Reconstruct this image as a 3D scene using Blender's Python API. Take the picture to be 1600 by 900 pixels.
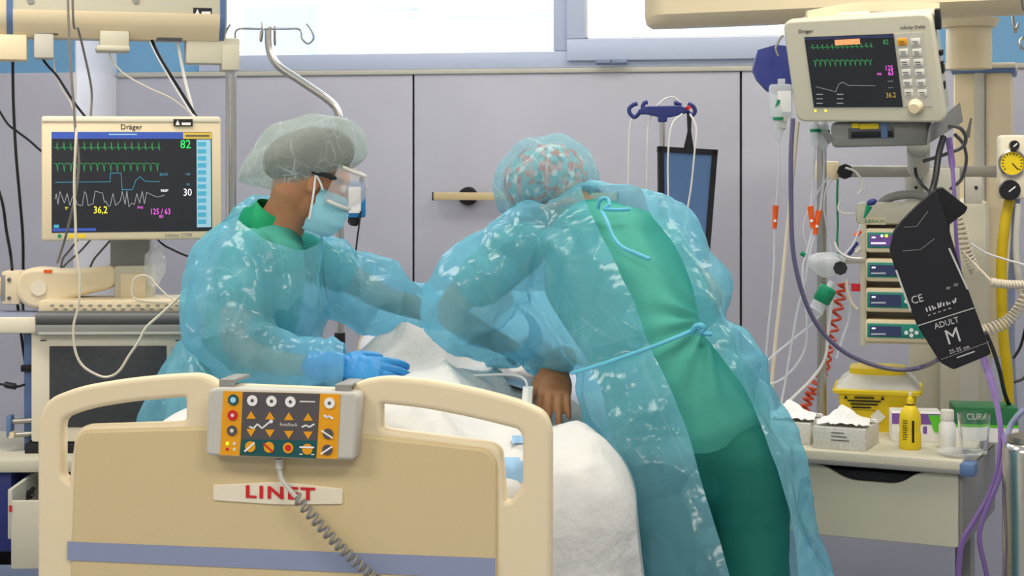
import bpy, bmesh, math, random
from mathutils import Vector, Matrix, noise
for _o in list(bpy.data.objects): bpy.data.objects.remove(_o)
SC = bpy.context.scene
COL = SC.collection
random.seed(7)
# ---------------------------------------------------------------- camera
TH = math.radians(10.3); CT, ST = math.cos(TH), math.sin(TH)
RT = Vector((CT, ST, 0)); FW = Vector((-ST, CT, 0)); UP = Vector((0, 0, 1))
CAM = Vector((0, 0, 1.5)); FP = 2600.0; HY = 265.0
cam = bpy.data.objects.new('camera', bpy.data.cameras.new('camera')); COL.objects.link(cam)
cam.location = CAM; cam.rotation_euler = (math.pi/2, 0, TH)
cam.data.lens = 36*FP/1600; cam.data.sensor_width = 36; cam.data.shift_y = (HY-450)/1600
cam.data.clip_start = 0.05; cam.data.clip_end = 200
SC.camera = cam
# ---------------------------------------------------------------- world, sun, exposure
W = bpy.data.worlds.new('world'); SC.world = W; W.use_nodes = True
bg = W.node_tree.nodes['Background']
bg.inputs[0].default_value = (0.78, 0.88, 1.0, 1); bg.inputs[1].default_value = 6.0
SC.view_settings.view_transform = 'Standard'; SC.view_settings.look = 'None'
SC.view_settings.gamma = 1; SC.view_settings.use_curve_mapping = False
SC.view_settings.exposure = 0.08
# ---------------------------------------------------------------- pixel helpers (1600x900)
def ray(px, py): return FW + RT*((px-800)/FP) + UP*((HY-py)/FP)
def P(px, py, d): return CAM + ray(px, py)*d
def PY(px, py, Y): r = ray(px, py); return CAM + r*(Y/r.y)
def PX(px, py, X): r = ray(px, py); return CAM + r*(X/r.x)
def PZ(px, py, Z): r = ray(px, py); return CAM + r*((Z-1.5)/r.z)
def frame(px, py, d, X, Y):
    """frame of a flat device seen at a pixel: X, Y = direction of its width and (down) height as (right, down, away)"""
    x = (RT*X[0] - UP*X[1] + FW*X[2]).normalized(); yd = RT*Y[0] - UP*Y[1] + FW*Y[2]
    z = -(yd - x*yd.dot(x)).normalized(); y = z.cross(x)
    m = Matrix((x, y, z)).transposed().to_4x4(); m.translation = P(px, py, d); return m
def yawframe(px, py, d, yaw=0.0):
    a = math.radians(yaw); x = RT*math.cos(a) + FW*math.sin(a); y = UP.cross(x)
    m = Matrix((x, y, UP)).transposed().to_4x4(); m.translation = P(px, py, d); return m
def L(M, px, py, y0=0.0):
    """pixel -> point on the plane local y = y0 of frame M, in local coordinates"""
    Mi = M.inverted(); o = Mi @ CAM; r = Mi.to_3x3() @ ray(px, py)
    return o + r*((y0-o.y)/r.y)
# ---------------------------------------------------------------- materials
def lin(c):
    out = []
    for v in c[:3]:
        v = v/255.0; out.append(v/12.92 if v <= 0.04045 else ((v+0.055)/1.055)**2.4)
    return (*out, 1.0)
MATS = {}
def mat(name, col, rough=0.5, metal=0.0, bump=None, var=None, alpha=1.0, trans=0.0, emit=0.0, coat=0.0, ior=1.45, sheen=0.0, stretch=(1, 1, 1), sss=0.0):
    m = bpy.data.materials.new(name); m.use_nodes = True; nt = m.node_tree; b = nt.nodes['Principled BSDF']
    c = lin(col); b.inputs['Base Color'].default_value = c
    b.inputs['Roughness'].default_value = rough; b.inputs['Metallic'].default_value = metal
    b.inputs['Alpha'].default_value = alpha; b.inputs['Transmission Weight'].default_value = trans
    b.inputs['IOR'].default_value = ior; b.inputs['Coat Weight'].default_value = coat
    b.inputs['Sheen Weight'].default_value = sheen
    if sss: b.inputs['Subsurface Weight'].default_value = sss; b.inputs['Subsurface Radius'].default_value = (0.012, 0.005, 0.003)
    if emit: b.inputs['Emission Color'].default_value = c; b.inputs['Emission Strength'].default_value = emit
    if bump or var:
        tc = nt.nodes.new('ShaderNodeTexCoord'); mp = nt.nodes.new('ShaderNodeMapping'); mp.inputs['Scale'].default_value = stretch
        nt.links.new(tc.outputs['Object'], mp.inputs[0])
    if bump:
        n = nt.nodes.new('ShaderNodeTexNoise'); n.inputs['Scale'].default_value = bump[0]; n.inputs['Detail'].default_value = 4
        nt.links.new(mp.outputs[0], n.inputs['Vector'])
        bp = nt.nodes.new('ShaderNodeBump'); bp.inputs['Strength'].default_value = bump[1]; bp.inputs['Distance'].default_value = bump[2] if len(bump) > 2 else 0.01
        nt.links.new(n.outputs['Fac'], bp.inputs['Height']); nt.links.new(bp.outputs[0], b.inputs['Normal'])
    if var:
        n = nt.nodes.new('ShaderNodeTexNoise'); n.inputs['Scale'].default_value = var[0]; n.inputs['Detail'].default_value = 5
        nt.links.new(mp.outputs[0], n.inputs['Vector'])
        r = nt.nodes.new('ShaderNodeValToRGB'); r.color_ramp.elements[0].position = 0.3; r.color_ramp.elements[1].position = 0.7
        r.color_ramp.elements[0].color = lin(var[1]); r.color_ramp.elements[1].color = c
        nt.links.new(n.outputs['Fac'], r.inputs[0]); nt.links.new(r.outputs[0], b.inputs['Base Color'])
    MATS[name] = m; return m
# ---------------------------------------------------------------- mesh helpers
class B:
    def __init__(s): s.bm = bmesh.new()
    def box(s, lo, hi, bev=0.0, seg=2):
        lo, hi = Vector(lo), Vector(hi)
        lo, hi = Vector(map(min, lo, hi)), Vector(map(max, lo, hi))
        r = bmesh.ops.create_cube(s.bm, size=1.0); vs = r['verts']; c = (lo+hi)/2; d = hi-lo
        for v in vs: v.co = Vector((v.co.x*d.x, v.co.y*d.y, v.co.z*d.z)) + c
        if bev > 0:
            bev = min(bev, min(d)*0.45); es = list({e for v in vs for e in v.link_edges})
            bmesh.ops.bevel(s.bm, geom=es, offset=bev, segments=seg, affect='EDGES', profile=0.5)
        return s
    def rings(s, rs, cap0=True, cap1=True):
        vr = [[s.bm.verts.new(p) for p in r] for r in rs]; n = len(vr[0])
        for a, b in zip(vr, vr[1:]):
            for i in range(n): s.bm.faces.new((a[i], a[(i+1) % n], b[(i+1) % n], b[i]))
        if cap0: s.bm.faces.new(vr[0][::-1])
        if cap1: s.bm.faces.new(vr[-1])
        return s
    def cyl(s, p0, p1, r0, r1=None, n=16):
        p0, p1 = Vector(p0), Vector(p1); r1 = r0 if r1 is None else r1
        t = (p1-p0).normalized(); a = t.orthogonal().normalized(); b = t.cross(a)
        return s.rings([[p + (a*math.cos(2*math.pi*i/n)+b*math.sin(2*math.pi*i/n))*r for i in range(n)] for p, r in ((p0, r0), (p1, r1))])
    def tube(s, pts, r, n=8, sub=4, smooth=True):
        pts = [Vector(p) for p in pts]
        if smooth and len(pts) > 2: pts = catmull(pts, sub)
        rad = r if callable(r) else (lambda t: r)
        t0 = (pts[1]-pts[0]).normalized(); a = t0.orthogonal().normalized(); rs = []; N = len(pts)-1
        for i, p in enumerate(pts):
            t = (pts[min(i+1, N)]-pts[max(i-1, 0)]).normalized()
            a = (a - t*a.dot(t)); a = a.normalized() if a.length > 1e-6 else t.orthogonal().normalized()
            b = t.cross(a); q = rad(i/N)
            rs.append([p + (a*math.cos(2*math.pi*k/n)+b*math.sin(2*math.pi*k/n))*q for k in range(n)])
        return s.rings(rs)
    def lathe(s, prof, o=(0, 0, 0), axis=(0, 0, 1), n=24):
        ax = Vector(axis).normalized(); a = ax.orthogonal().normalized(); b = ax.cross(a); o = Vector(o)
        return s.rings([[o + ax*z + (a*math.cos(2*math.pi*i/n)+b*math.sin(2*math.pi*i/n))*max(r, 1e-4) for i in range(n)] for r, z in prof])
    def prism(s, poly, y0, y1):
        """polygon of (x, z) points extruded from local y0 to y1"""
        return s.rings([[Vector((x, y, z)) for x, z in poly] for y in (y0, y1)])
    def ribbon(s, pts, w, y):
        pts = [Vector((p[0], y, p[1])) for p in pts]
        for p, q in zip(pts, pts[1:]):
            d = q-p
            if d.length < 1e-6: continue
            nrm = Vector((-d.z, 0, d.x)).normalized()*w/2
            s.bm.faces.new([s.bm.verts.new(v) for v in (p-nrm, q-nrm, q+nrm, p+nrm)])
        return s
    def mesh(s, name):
        bmesh.ops.recalc_face_normals(s.bm, faces=s.bm.faces[:])
        me = bpy.data.meshes.new(name); s.bm.to_mesh(me); s.bm.free(); return me
def catmull(pts, sub):
    out = []; n = len(pts)
    for i in range(n-1):
        p0, p1, p2, p3 = pts[max(i-1, 0)], pts[i], pts[i+1], pts[min(i+2, n-1)]
        for k in range(sub):
            t = k/sub
            out.append(0.5*((2*p1) + (p2-p0)*t + (2*p0-5*p1+4*p2-p3)*t*t + (3*p1-p0-3*p2+p3)*t**3))
    return out + [pts[-1]]
def rpoly(pts, r=0.01, seg=4):
    """closed 2D polygon with rounded corners"""
    out = []; n = len(pts)
    for i in range(n):
        p = Vector(pts[i][:2]); a = Vector(pts[i-1][:2]); b = Vector(pts[(i+1) % n][:2]); rr = pts[i][2] if len(pts[i]) > 2 else r
        da, db = a-p, b-p; rr = min(rr, da.length*0.45, db.length*0.45)
        q0 = p+da.normalized()*rr; q1 = p+db.normalized()*rr
        for k in range(seg+1):
            t = k/seg; v = q0*(1-t)**2 + p*2*t*(1-t) + q1*t*t; out.append((v.x, v.y))
    return out
def shape2d(outlines, depth, bevel=0.0, res=2):
    """plate with holes: outlines in local (x, z), thickness along local y (0 = front face .. depth)"""
    cu = bpy.data.curves.new('tmp', 'CURVE'); cu.dimensions = '2D'; cu.fill_mode = 'BOTH'
    cu.extrude = depth/2-bevel; cu.offset = -bevel*0.5; cu.bevel_depth = bevel; cu.bevel_resolution = res
    for ol in outlines:
        sp = cu.splines.new('POLY'); sp.points.add(len(ol)-1); sp.use_cyclic_u = True
        for p, q in zip(sp.points, ol): p.co = (q[0], q[1], 0, 1)
    o = bpy.data.objects.new('tmp', cu); me = bpy.data.meshes.new_from_object(o)
    bpy.data.objects.remove(o); bpy.data.curves.remove(cu)
    me.transform(Matrix(((1, 0, 0, 0), (0, 0, -1, depth/2), (0, 1, 0, 0), (0, 0, 0, 1)))); return me
MW = {}
def fin(me, m, ang=40):
    if not me.materials: me.materials.append(MATS[m] if isinstance(m, str) else m)
    me.shade_smooth(); me.set_sharp_from_angle(angle=math.radians(ang))
def thing(name, label, cat, M=None, group=None, kind=None):
    o = bpy.data.objects.new(name, None); COL.objects.link(o); o.empty_display_size = 0.05
    if M is None: M = Matrix()
    if isinstance(M, Vector): M = Matrix.Translation(M)
    o.matrix_world = M; MW[o.name] = M.copy()
    if kind: o['kind'] = kind
    if label: o['label'] = label
    if cat: o['category'] = cat
    if group: o['group'] = group
    return o
def part(name, b, m, parent, world=False, label=None, ang=40, kind=None):
    me = b.mesh(name) if isinstance(b, B) else b
    if world: me.transform(MW[parent.name].inverted())
    fin(me, m, ang)
    o = bpy.data.objects.new(name, me); COL.objects.link(o); o.parent = parent; MW[o.name] = MW[parent.name]
    if label: o['label'] = label
    if kind: o['kind'] = kind
    return o
def solo(name, b, m, label, cat, group=None, kind=None, ang=40, origin=None):
    """a thing that is one mesh, given in world coordinates"""
    me = b.mesh(name) if isinstance(b, B) else b
    if origin is None:
        n = len(me.vertices); origin = sum((v.co for v in me.vertices), Vector())/max(n, 1); origin.z = min(v.co.z for v in me.vertices)
    me.transform(Matrix.Translation(-origin)); fin(me, m, ang)
    o = bpy.data.objects.new(name, me); COL.objects.link(o); o.location = origin; MW[o.name] = Matrix.Translation(origin)
    if kind: o['kind'] = kind
    if label: o['label'] = label
    if cat: o['category'] = cat
    if group: o['group'] = group
    return o
def cable(name, label, pts, r, m, group=None, n=6, sub=6, cat='cable'):
    return solo(name, B().tube([P(*p) for p in pts], r, n=n, sub=sub), m, label, cat, group)
def rect(name, M, p0, p1, y0, dep, m, parent, bev=0.0, label=None):
    a, b = L(M, *p0, y0), L(M, *p1, y0)
    return part(name, B().box((a.x, y0, a.z), (b.x, y0+dep, b.z), bev), m, parent, label=label)
def text(s, M, p, size_px, y0, m, parent, d, align='CENTER', name='lettering', squeeze=1.0, rot=0.0, ext=0.0003, bold=0.0):
    cu = bpy.data.curves.new('tmp', 'FONT'); cu.body = s; cu.align_x = align; cu.align_y = 'CENTER'
    cu.size = size_px*d/FP*1.35; cu.extrude = ext; cu.offset = bold*cu.size; cu.space_character = 1+bold*7; cu.resolution_u = 2
    o = bpy.data.objects.new('tmp', cu); me = bpy.data.meshes.new_from_object(o)
    bpy.data.objects.remove(o); bpy.data.curves.remove(cu)
    q = L(M, *p, y0)
    me.transform(Matrix.Translation(q) @ Matrix.Rotation(rot, 4, 'Y') @ Matrix(((squeeze, 0, 0, 0), (0, 0, -1, 0), (0, 1, 0, 0), (0, 0, 0, 1))))
    return part(name, me, m, parent)
def disc(name, M, p, rpx, y0, dep, m, parent, d, n=20):
    q = L(M, *p, y0); r = rpx*d/FP
    return part(name, B().cyl(q, q+Vector((0, dep, 0)), r, n=n), m, parent)
# ---------------------------------------------------------------- palette
mat('wall_panel', (188, 190, 206), 0.45, bump=(60, 0.03), var=(3, (182, 183, 199)))
mat('wall_blue', (118, 172, 216), 0.6, bump=(80, 0.05))
mat('wall_white', (232, 232, 238), 0.6, bump=(80, 0.05))
mat('joint', (70, 68, 72), 0.7)
mat('ceiling_white', (236, 236, 234), 0.8, bump=(90, 0.05))
mat('floor_vinyl', (150, 156, 166), 0.35, var=(12, (138, 146, 158)))
mat('skirting', (128, 142, 172), 0.5)
mat('sash', (188, 200, 226), 0.35)
mat('sash_line', (120, 135, 165), 0.5)
mat('beige', (230, 214, 180), 0.42, bump=(220, 0.03))
mat('beige_dark', (211, 191, 147), 0.45, bump=(260, 0.06))
mat('ivory', (234, 225, 202), 0.38, bump=(220, 0.02))
mat('putty', (206, 202, 182), 0.45, bump=(200, 0.03))
mat('grey_light', (196, 194, 184), 0.45)
mat('grey', (142, 142, 138), 0.45)
mat('grey_dark', (92, 93, 94), 0.4)
mat('slate_blue', (96, 124, 170), 0.4)
mat('stripe_blue', (140, 150, 180), 0.45)
mat('black', (22, 22, 26), 0.45)
mat('black_soft', (30, 30, 36), 0.7)
mat('steel', (205, 203, 198), 0.22, 1.0)
mat('steel_dull', (175, 172, 164), 0.38, 1.0)
mat('white', (240, 240, 238), 0.45)
mat('offwhite', (222, 220, 212), 0.5)
mat('cable_black', (18, 19, 24), 0.4)
mat('cable_grey', (128, 122, 116), 0.45)
mat('cable_cream', (222, 212, 192), 0.45)
mat('cable_white', (228, 228, 226), 0.4)
mat('cable_purple', (122, 98, 158), 0.4)
mat('cable_slate', (92, 88, 118), 0.4)
mat('orange', (240, 98, 30), 0.4)
mat('orange_hose', (206, 78, 46), 0.35)
mat('yellow', (238, 208, 30), 0.42)
mat('yellow_hose', (206, 178, 22), 0.4)
mat('red', (205, 36, 40), 0.45)
mat('green', (16, 138, 96), 0.4)
mat('teal', (32, 140, 122), 0.35)
mat('teal_dark', (18, 84, 86), 0.45)
mat('amber', (232, 160, 20), 0.45)
mat('charcoal', (84, 80, 82), 0.5)
mat('navy', (44, 54, 124), 0.45)
mat('blue_mid', (30, 118, 178), 0.4)
mat('denim', (92, 126, 176), 0.75, bump=(300, 0.2))
mat('purple', (122, 84, 168), 0.5)
mat('lime', (96, 196, 50), 0.5)
mat('pack_green', (34, 110, 62), 0.45)
mat('clear', (238, 242, 246), 0.12, alpha=0.32)
mat('clear_soft', (225, 232, 236), 0.25, alpha=0.45)
mat('tubing', (226, 230, 238), 0.15, alpha=0.62)
mat('glass', (250, 252, 255), 0.02, trans=1.0, ior=1.45)
mat('pane', (235, 242, 250), 0.03, alpha=0.10)
mat('screen_black', (26, 28, 32), 0.18)
mat('screen_off', (70, 72, 76), 0.32, var=(60, (60, 62, 66)))
for _n, _c, _e in (('led_green', (40, 200, 90), 1.0), ('led_lime', (190, 230, 40), 1.2), ('led_yellow', (240, 225, 60), 1.0), ('led_magenta', (220, 90, 210), 0.9),
                   ('led_white', (225, 228, 232), 0.9), ('led_cyan', (70, 160, 190), 0.3), ('led_grey', (140, 145, 150), 0.6), ('led_blue', (56, 84, 170), 0.25),
                   ('led_sky', (150, 195, 215), 0.22), ('led_gold', (200, 170, 70), 0.3), ('led_dkgreen', (50, 140, 80), 0.6), ('led_orange', (220, 150, 100), 0.6),
                   ('led_display', (48, 56, 92), 0.2), ('screen_on', (34, 36, 42), 0.15), ('lamp', (255, 246, 230), 1.5)):
    mat(_n, _c, 0.3, emit=_e)
# ================================================================ SETTING
YW = 5.9
def xw(px): return PY(px, 265, YW).x
ZP = 1.845                                     # top of the wall panels
XL, XR, YB, ZC = -4.2, 3.0, -2.6, 2.8
XPIER = xw(180); YPIER = PX(117, 265, XPIER).y
WX0, WX1, WZ0, WZ1 = xw(322), xw(1420), 1.90, 2.62      # window opening
def struct(name, b, m, **k): return solo(name, b, m, k.get('label'), None, kind='structure')
struct('floor', B().box((XL, YB, -0.1), (XR, YW+0.2, 0)), 'floor_vinyl')
struct('ceiling', B().box((XL, YB, ZC), (XR, YW+0.2, ZC+0.1)), 'ceiling_white')
struct('wall_left', B().box((XL-0.1, YB, 0), (XL, YW+0.2, ZC)), 'wall_white')
struct('wall_right', B().box((XR, YB, 0), (XR+0.1, YW+0.2, ZC)), 'wall_white')
struct('wall_front', B().box((XL, YB-0.1, 0), (XR, YB, ZC)), 'wall_white')
wb = thing('wall_back', None, None, Vector((0, YW, 0)), kind='structure')
wbm = B()
wbm.box((XPIER, YW, 0), (WX0, YW+0.2, ZC)).box((WX1, YW, 0), (XR, YW+0.2, ZC)).box((WX0, YW, 0), (WX1, YW+0.2, WZ0)).box((WX0, YW, WZ1), (WX1, YW+0.2, ZC))
part('upper_wall', wbm, 'wall_blue', wb, world=True)
part('panel_backing', B().box((XPIER, YW-0.006, 0.0), (XR, YW, ZP)), 'joint', wb, world=True)
xs = [XPIER, xw(648), xw(1158)]
xs += [xs[2]+(xs[2]-xs[1])*k for k in (1, 2, 3)]
for a, b_ in zip(xs, xs[1:]):
    part('wall_panel', B().box((a+0.004, YW-0.022, 0.08), (min(b_, XR)-0.004, YW-0.006, ZP), 0.002), 'wall_panel', wb, world=True)
wp = thing('wall_pier', None, None, Vector((XPIER, YPIER, 0)), kind='structure')
part('pier_core', B().box((XL, YPIER, 0), (XPIER, YW+0.2, ZC)), 'wall_blue', wp, world=True)
part('pier_return', B().box((XPIER, YPIER+0.002, ZP+0.0), (XPIER+0.006, YW-0.0, ZC)), 'wall_white', wp, world=True)
part('wall_panel', B().box((XPIER, YPIER-0.016, 0.08), (XPIER+0.016, YW-0.022, ZP), 0.002), 'wall_white', wp, world=True)
part('wall_panel', B().box((XL, YPIER-0.016, 0.08), (XPIER, YPIER, ZP), 0.002), 'wall_panel', wp, world=True)
struct('baseboard_back', B().box((XPIER, YW-0.03, 0), (XR, YW-0.006, 0.085), 0.004), 'skirting')
struct('baseboard_left', B().box((XL, YPIER-0.028, 0), (XPIER+0.02, YPIER-0.002, 0.085), 0.004), 'skirting')
struct('trim_1', B().box((XPIER+0.02, YW-0.03, ZP), (XR, YW-0.002, ZP+0.018), 0.003), 'grey_light')
# window: frame, fixed sash, opening sash with hinge
wn = thing('window_1', None, None, Vector((WX0, YW, WZ0)), kind='structure')
fr = B(); yf0, yf1 = YW-0.025, YW+0.07
def wbar(b, x0, x1, z0, z1, dy=0.0): b.box((x0, yf0+dy, z0), (x1, yf1, z1), 0.004)
wbar(fr, WX0-0.02, WX1, ZP+0.018, PY(600, 84, YW).z); wbar(fr, WX0-0.02, WX1, WZ1-0.05, WZ1+0.02); zf = PY(600, 84, YW).z; wbar(fr, WX0-0.02, WX0+0.06, zf+.0005, WZ1-.0505); wbar(fr, WX1-0.05, WX1+0.02, zf+.0005, WZ1-.0505)
wbar(fr, xw(866), xw(890), zf+.0005, WZ1-.0505)
part('window_frame', fr, 'sash', wn, world=True)
sa = B(); zs0, zs1 = PY(1000, 95, YW).z, PY(1000, 61, YW).z
wbar(sa, xw(888), WX1, zs0, zs1, -0.02); wbar(sa, xw(888), xw(917), zs1+.0005, WZ1-0.04, -0.02)
sash = part('opening_sash', sa, 'sash', wn, world=True)
part('glazing_bead', B().box((xw(917), yf0-0.012, zs1), (xw(921), yf1, WZ1), 0.001).box((xw(917), yf0-0.012, zs1), (WX1, yf1, zs1+0.006), 0.001), 'white', sash, world=True)
hz = PY(958, 99, YW).z
hb = B().cyl((xw(934), yf0-0.03, hz), (xw(957), yf0-0.03, hz), 0.008, n=10).cyl((xw(959), yf0-0.03, hz), (xw(982), yf0-0.03, hz), 0.008, n=10)
part('hinge', hb, 'sash_line', sash, world=True)
for a, b_, z0 in ((WX0+0.06, xw(866), WZ0), (xw(917), WX1-0.05, zs1)):
    part('pane', B().box((a, YW+0.035, z0), (b_, YW+0.041, WZ1-0.04)), 'pane', wn, world=True)
# facade across the courtyard
mat('facade', (246, 246, 246), 0.8); mat('facade_shade', (120, 132, 164), 0.7)
fb = thing('opposite_building', 'white building facade with window bands outside the window', 'building', Vector((-2, 14, 0)))
part('facade_wall', B().box((-9, 14, 0), (5, 14.4, 8)), 'facade', fb, world=True)
def fp(px, py): q_ = PY(px, py, 13.94); return q_.x, q_.z
for x0, x1, z0, z1 in ((fp(380, 0)[0], fp(493, 0)[0], 1.8, fp(493, 8)[1]), (fp(1060, 0)[0], fp(1200, 0)[0], 1.8, fp(1100, 20)[1])):
    w_ = part('window', B().box((x0, 13.94, z0), (x1, 14.0, z1), 0.01), 'facade_shade', fb, world=True)
for a_, b_, y_ in ((640, 866, 31), (560, 650, 16), (917, 1030, 38)): part('ledge', B().box((fp(a_, y_)[0], 13.9, fp(a_, y_)[1]), (fp(b_, y_)[0], 14.0, fp(a_, y_)[1]+0.025)), 'facade_shade', fb, world=True)
# ceiling luminaires above the frame; the row near the window is added to brighten the wall
def ceiling_light(x, y, w, h, label, energy):
    t = thing('ceiling_light', label, 'ceiling light', Vector((x, y, ZC)), 'recessed ceiling lights')
    part('frame', B().box((-w/2-0.03, -h/2-0.03, -0.03), (w/2+0.03, h/2+0.03, 0.0), 0.004), 'white', t)
    part('diffuser', B().box((-w/2, -h/2, -0.034), (w/2, h/2, -0.03)), 'lamp', t)
    ld = bpy.data.lights.new('ceiling_lamp', 'AREA'); ld.shape = 'RECTANGLE'; ld.size = w; ld.size_y = h; ld.energy = energy; ld.color = (1.0, 0.93, 0.82)
    lo = bpy.data.objects.new('ceiling_lamp', ld); COL.objects.link(lo); lo.parent = t; lo.location = (0, 0, -0.045)
CLE = 24
for x, y, en, lb in ((-2.2, 1.2, 31, 'recessed ceiling light panel over the foot end, left of the bed'), (0.4, 1.2, 31, 'recessed ceiling light panel over the foot end, right of the bed'),
                 (-2.2, 3.6, 24, 'recessed ceiling light panel above the left nurse'), (0.4, 3.6, 24, 'recessed ceiling light panel above the right nurse'),
                 (-0.9, -0.6, 31, 'recessed ceiling light panel nearest the room entrance'), (-2.0, 5.0, 6, 'added ceiling light panel brightening the window wall, left'), (-0.3, 5.0, 6, 'added ceiling light panel brightening the window wall, middle'), (1.4, 5.0, 6, 'added ceiling light panel brightening the window wall, right')):
    ceiling_light(x, y, 1.2, 0.6, lb, en)
# bar handle on the wall panels
hr = thing('wall_rail', 'flat beige bar rail on two black round mounts on the grey wall panel', 'rail', PY(826, 307, YW-0.03))
z = PY(826, 307, YW-0.06).z
rail = part('bar', B().box((xw(683), YW-0.07, z-0.014), (xw(969), YW-0.055, z+0.014), 0.003), 'beige_dark', hr, world=True)
for px in (683, 969): part('end_cap', B().box((xw(px-1), YW-0.071, z-0.015), (xw(px+1), YW-0.054, z+0.015)), 'black', hr, world=True)
for px in (734, 928):
    part('mount', B().cyl((xw(px), YW-0.022, z), (xw(px), YW-0.055, z), 0.034, 0.031, n=28), 'black_soft', hr, world=True)
# ================================================================ BED
mat('linen', (210, 210, 208), 0.85, bump=(11, 0.55, 0.03), stretch=(1, .6, 1)); mat('linen_print', (150, 190, 225), 0.85)
YF = 2.88
def fx(px, py, Y=YF): q = PY(px, py, Y); return (q.x, q.z)
xc = (fx(62, 700)[0]+fx(857, 700)[0])/2; HW = (fx(857, 700)[0]-fx(62, 700)[0])/2
bed = thing('hospital_bed', 'cream plastic hospital bed with tall handled footboard and blue stripe', 'bed', Vector((xc, YF, 0)))
def loc2(pts, r=0.012, seg=4, Y=YF): return rpoly([(fx(p[0], p[1], Y)[0]-xc, fx(p[0], p[1], Y)[1])+tuple(p[2:]) for p in pts], r, seg)
outer = loc2([(61, 1010), (61, 660, .03), (75, 627, .03), (120, 609, .05), (190, 597, .06), (260, 590, .05), (305, 588, .02), (322, 592, .01), (340, 604, .02), (540, 612, .02), (562, 599, .02), (600, 592, .05), (670, 598, .06), (750, 614, .06),
              (815, 632, .05), (848, 648, .03), (857, 672, .03), (857, 1010)])
holeL = loc2([(92, 652, .02), (140, 635, .04), (205, 624, .04), (293, 617, .01), (293, 660, .012), (280, 664, .01), (130, 669, .012), (119, 682, .008), (109, 759, .004), (92, 745, .01)])
holeR = loc2([(591, 627, .01), (660, 634, .04), (740, 650, .04), (812, 668, .02), (820, 682, .02), (820, 762, .02), (798, 788, .01), (786, 787, .008), (779, 706, .012), (768, 697, .01), (605, 675, .01), (592, 671, .008)])
foot = part('footboard', shape2d([outer, holeL, holeR], 0.034, 0.009, 3), 'beige', bed, ang=60)
pan = loc2([(110, 1005), (121, 690, .01), (132, 674, .012), (325, 669, .01), (560, 680, .01), (760, 703, .012), (775, 720, .012), (775, 1005)])
pm = shape2d([pan], 0.02, 0.006, 2); pm.transform(Matrix.Translation((0, -0.006, 0))); part('footboard_panel', pm, 'beige_dark', foot, ang=60)
st = loc2([(108, 845), (775, 871), (775, 903), (108, 874)], 0.0005)
sm = shape2d([st], 0.002); sm.transform(Matrix.Translation((0, -0.0075, 0))); part('blue_stripe', sm, 'stripe_blue', foot, label='flat grey-blue stripe across the footboard')
lp = loc2([(336, 757, .004), (440, 752, .02), (537, 763, .004), (537, 786, .004), (440, 787, .02), (336, 780, .004)])
lm_ = shape2d([lp], 0.004, 0.001); lm_.transform(Matrix.Translation((0, -0.009, 0))); plate = part('name_plate', lm_, 'ivory', foot, label='pale name plate with red lettering')
MB_ = Matrix.Translation(Vector((xc, YF, 0)))
text('LINET', MB_, (437, 771), 19.5, -0.0105, 'red', plate, 3.0, squeeze=1.42, bold=.03)
# frame, platform, mattress, headboard, wheels, folded side rails
Y1 = YF+2.12
part('mattress', B().box((-0.43, 0.07, 0.78), (0.43, 2.05, 0.93), 0.05, 4), 'linen', bed)
part('platform', B().box((-0.44, 0.06, 0.70), (0.44, 2.06, 0.775), 0.01), 'ivory', bed)
part('lift_column', B().box((-0.12, 0.45, 0.22), (0.12, 0.7, 0.7), 0.02), 'grey', bed); part('lift_column', B().box((-0.12, 1.4, 0.22), (0.12, 1.65, 0.7), 0.02), 'grey', bed)
part('chassis', B().box((-0.4, 0.1, 0.14), (0.4, 2.0, 0.22), 0.02), 'putty', bed)
hb_ = rpoly([(-0.45, 0.45, .02), (-0.45, 1.0, .1), (-0.3, 1.08, .1), (0.3, 1.08, .1), (0.45, 1.0, .1), (0.45, 0.45, .02)], .05, 6)
hm = shape2d([hb_], 0.04, 0.012, 2); hm.transform(Matrix.Translation((0, 2.08, 0))); part('headboard', hm, 'beige', bed, ang=60)
for sx in (-1, 1):
    part('side_rail', B().box((sx*0.47, 0.95, 0.46), (sx*0.505, 1.85, 0.72), 0.015, 3), 'beige', bed)
    for yy in (0.2, 1.9):
        w = part('castor', B().cyl((sx*0.38-0.02, yy, 0.07), (sx*0.38+0.02, yy, 0.07), 0.07, n=20), 'grey_dark', bed)
        part('fork', B().box((sx*0.38-0.03, yy-0.03, 0.07), (sx*0.38+0.03, yy+0.03, 0.15), 0.008), 'grey_light', w)
# nurse control panel hung on the footboard
MC = Matrix.Translation(PY(442, 660, YF-0.045)); MC.translation.y = YF-0.045
cp = thing('bed_control_panel', 'grey bed control keypad with orange and teal button fields hooked on the footboard', 'control panel', MC)
def cl(px, py, y=0): q = L(MC, px, py, y); return (q.x, q.z)
body = rpoly([cl(327, 611), cl(345, 608), cl(553, 616), cl(558, 621), cl(551, 717), cl(344, 711), cl(323, 709)], .006)
cb = shape2d([body], 0.044, 0.006, 2); cb.transform(Matrix.Translation((0, 0.001, 0))); part('housing', cb, 'grey_light', cp)
for a, b_ in (((338, 599), (362, 608)), ((520, 607), (545, 616))):
    q0, q1 = L(MC, *a), L(MC, *b_); part('hook', B().box((q0.x, 0.012, q0.z), (q1.x, 0.098, q0.z+0.006), 0.002).box((q0.x, 0.012, q1.z-0.012), (q1.x, 0.02, q0.z+0.003), 0.002), 'grey', cp)
def quad(name, pts, y, m, par, dep=0.0015):
    return part(name, B().prism([cl(*p) for p in pts], y-dep, y), m, par)
kp = quad('keypad', [(349, 611), (532, 616), (527, 717), (344, 711)], 0.001, 'amber', cp)
quad('keypad_field', [(380, 612), (500, 615), (496, 688), (377, 686)], -0.0005, 'charcoal', kp)
quad('keypad_field', [(377, 686), (496, 688), (494, 716), (375, 711)], -0.0005, 'teal_dark', kp)
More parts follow.
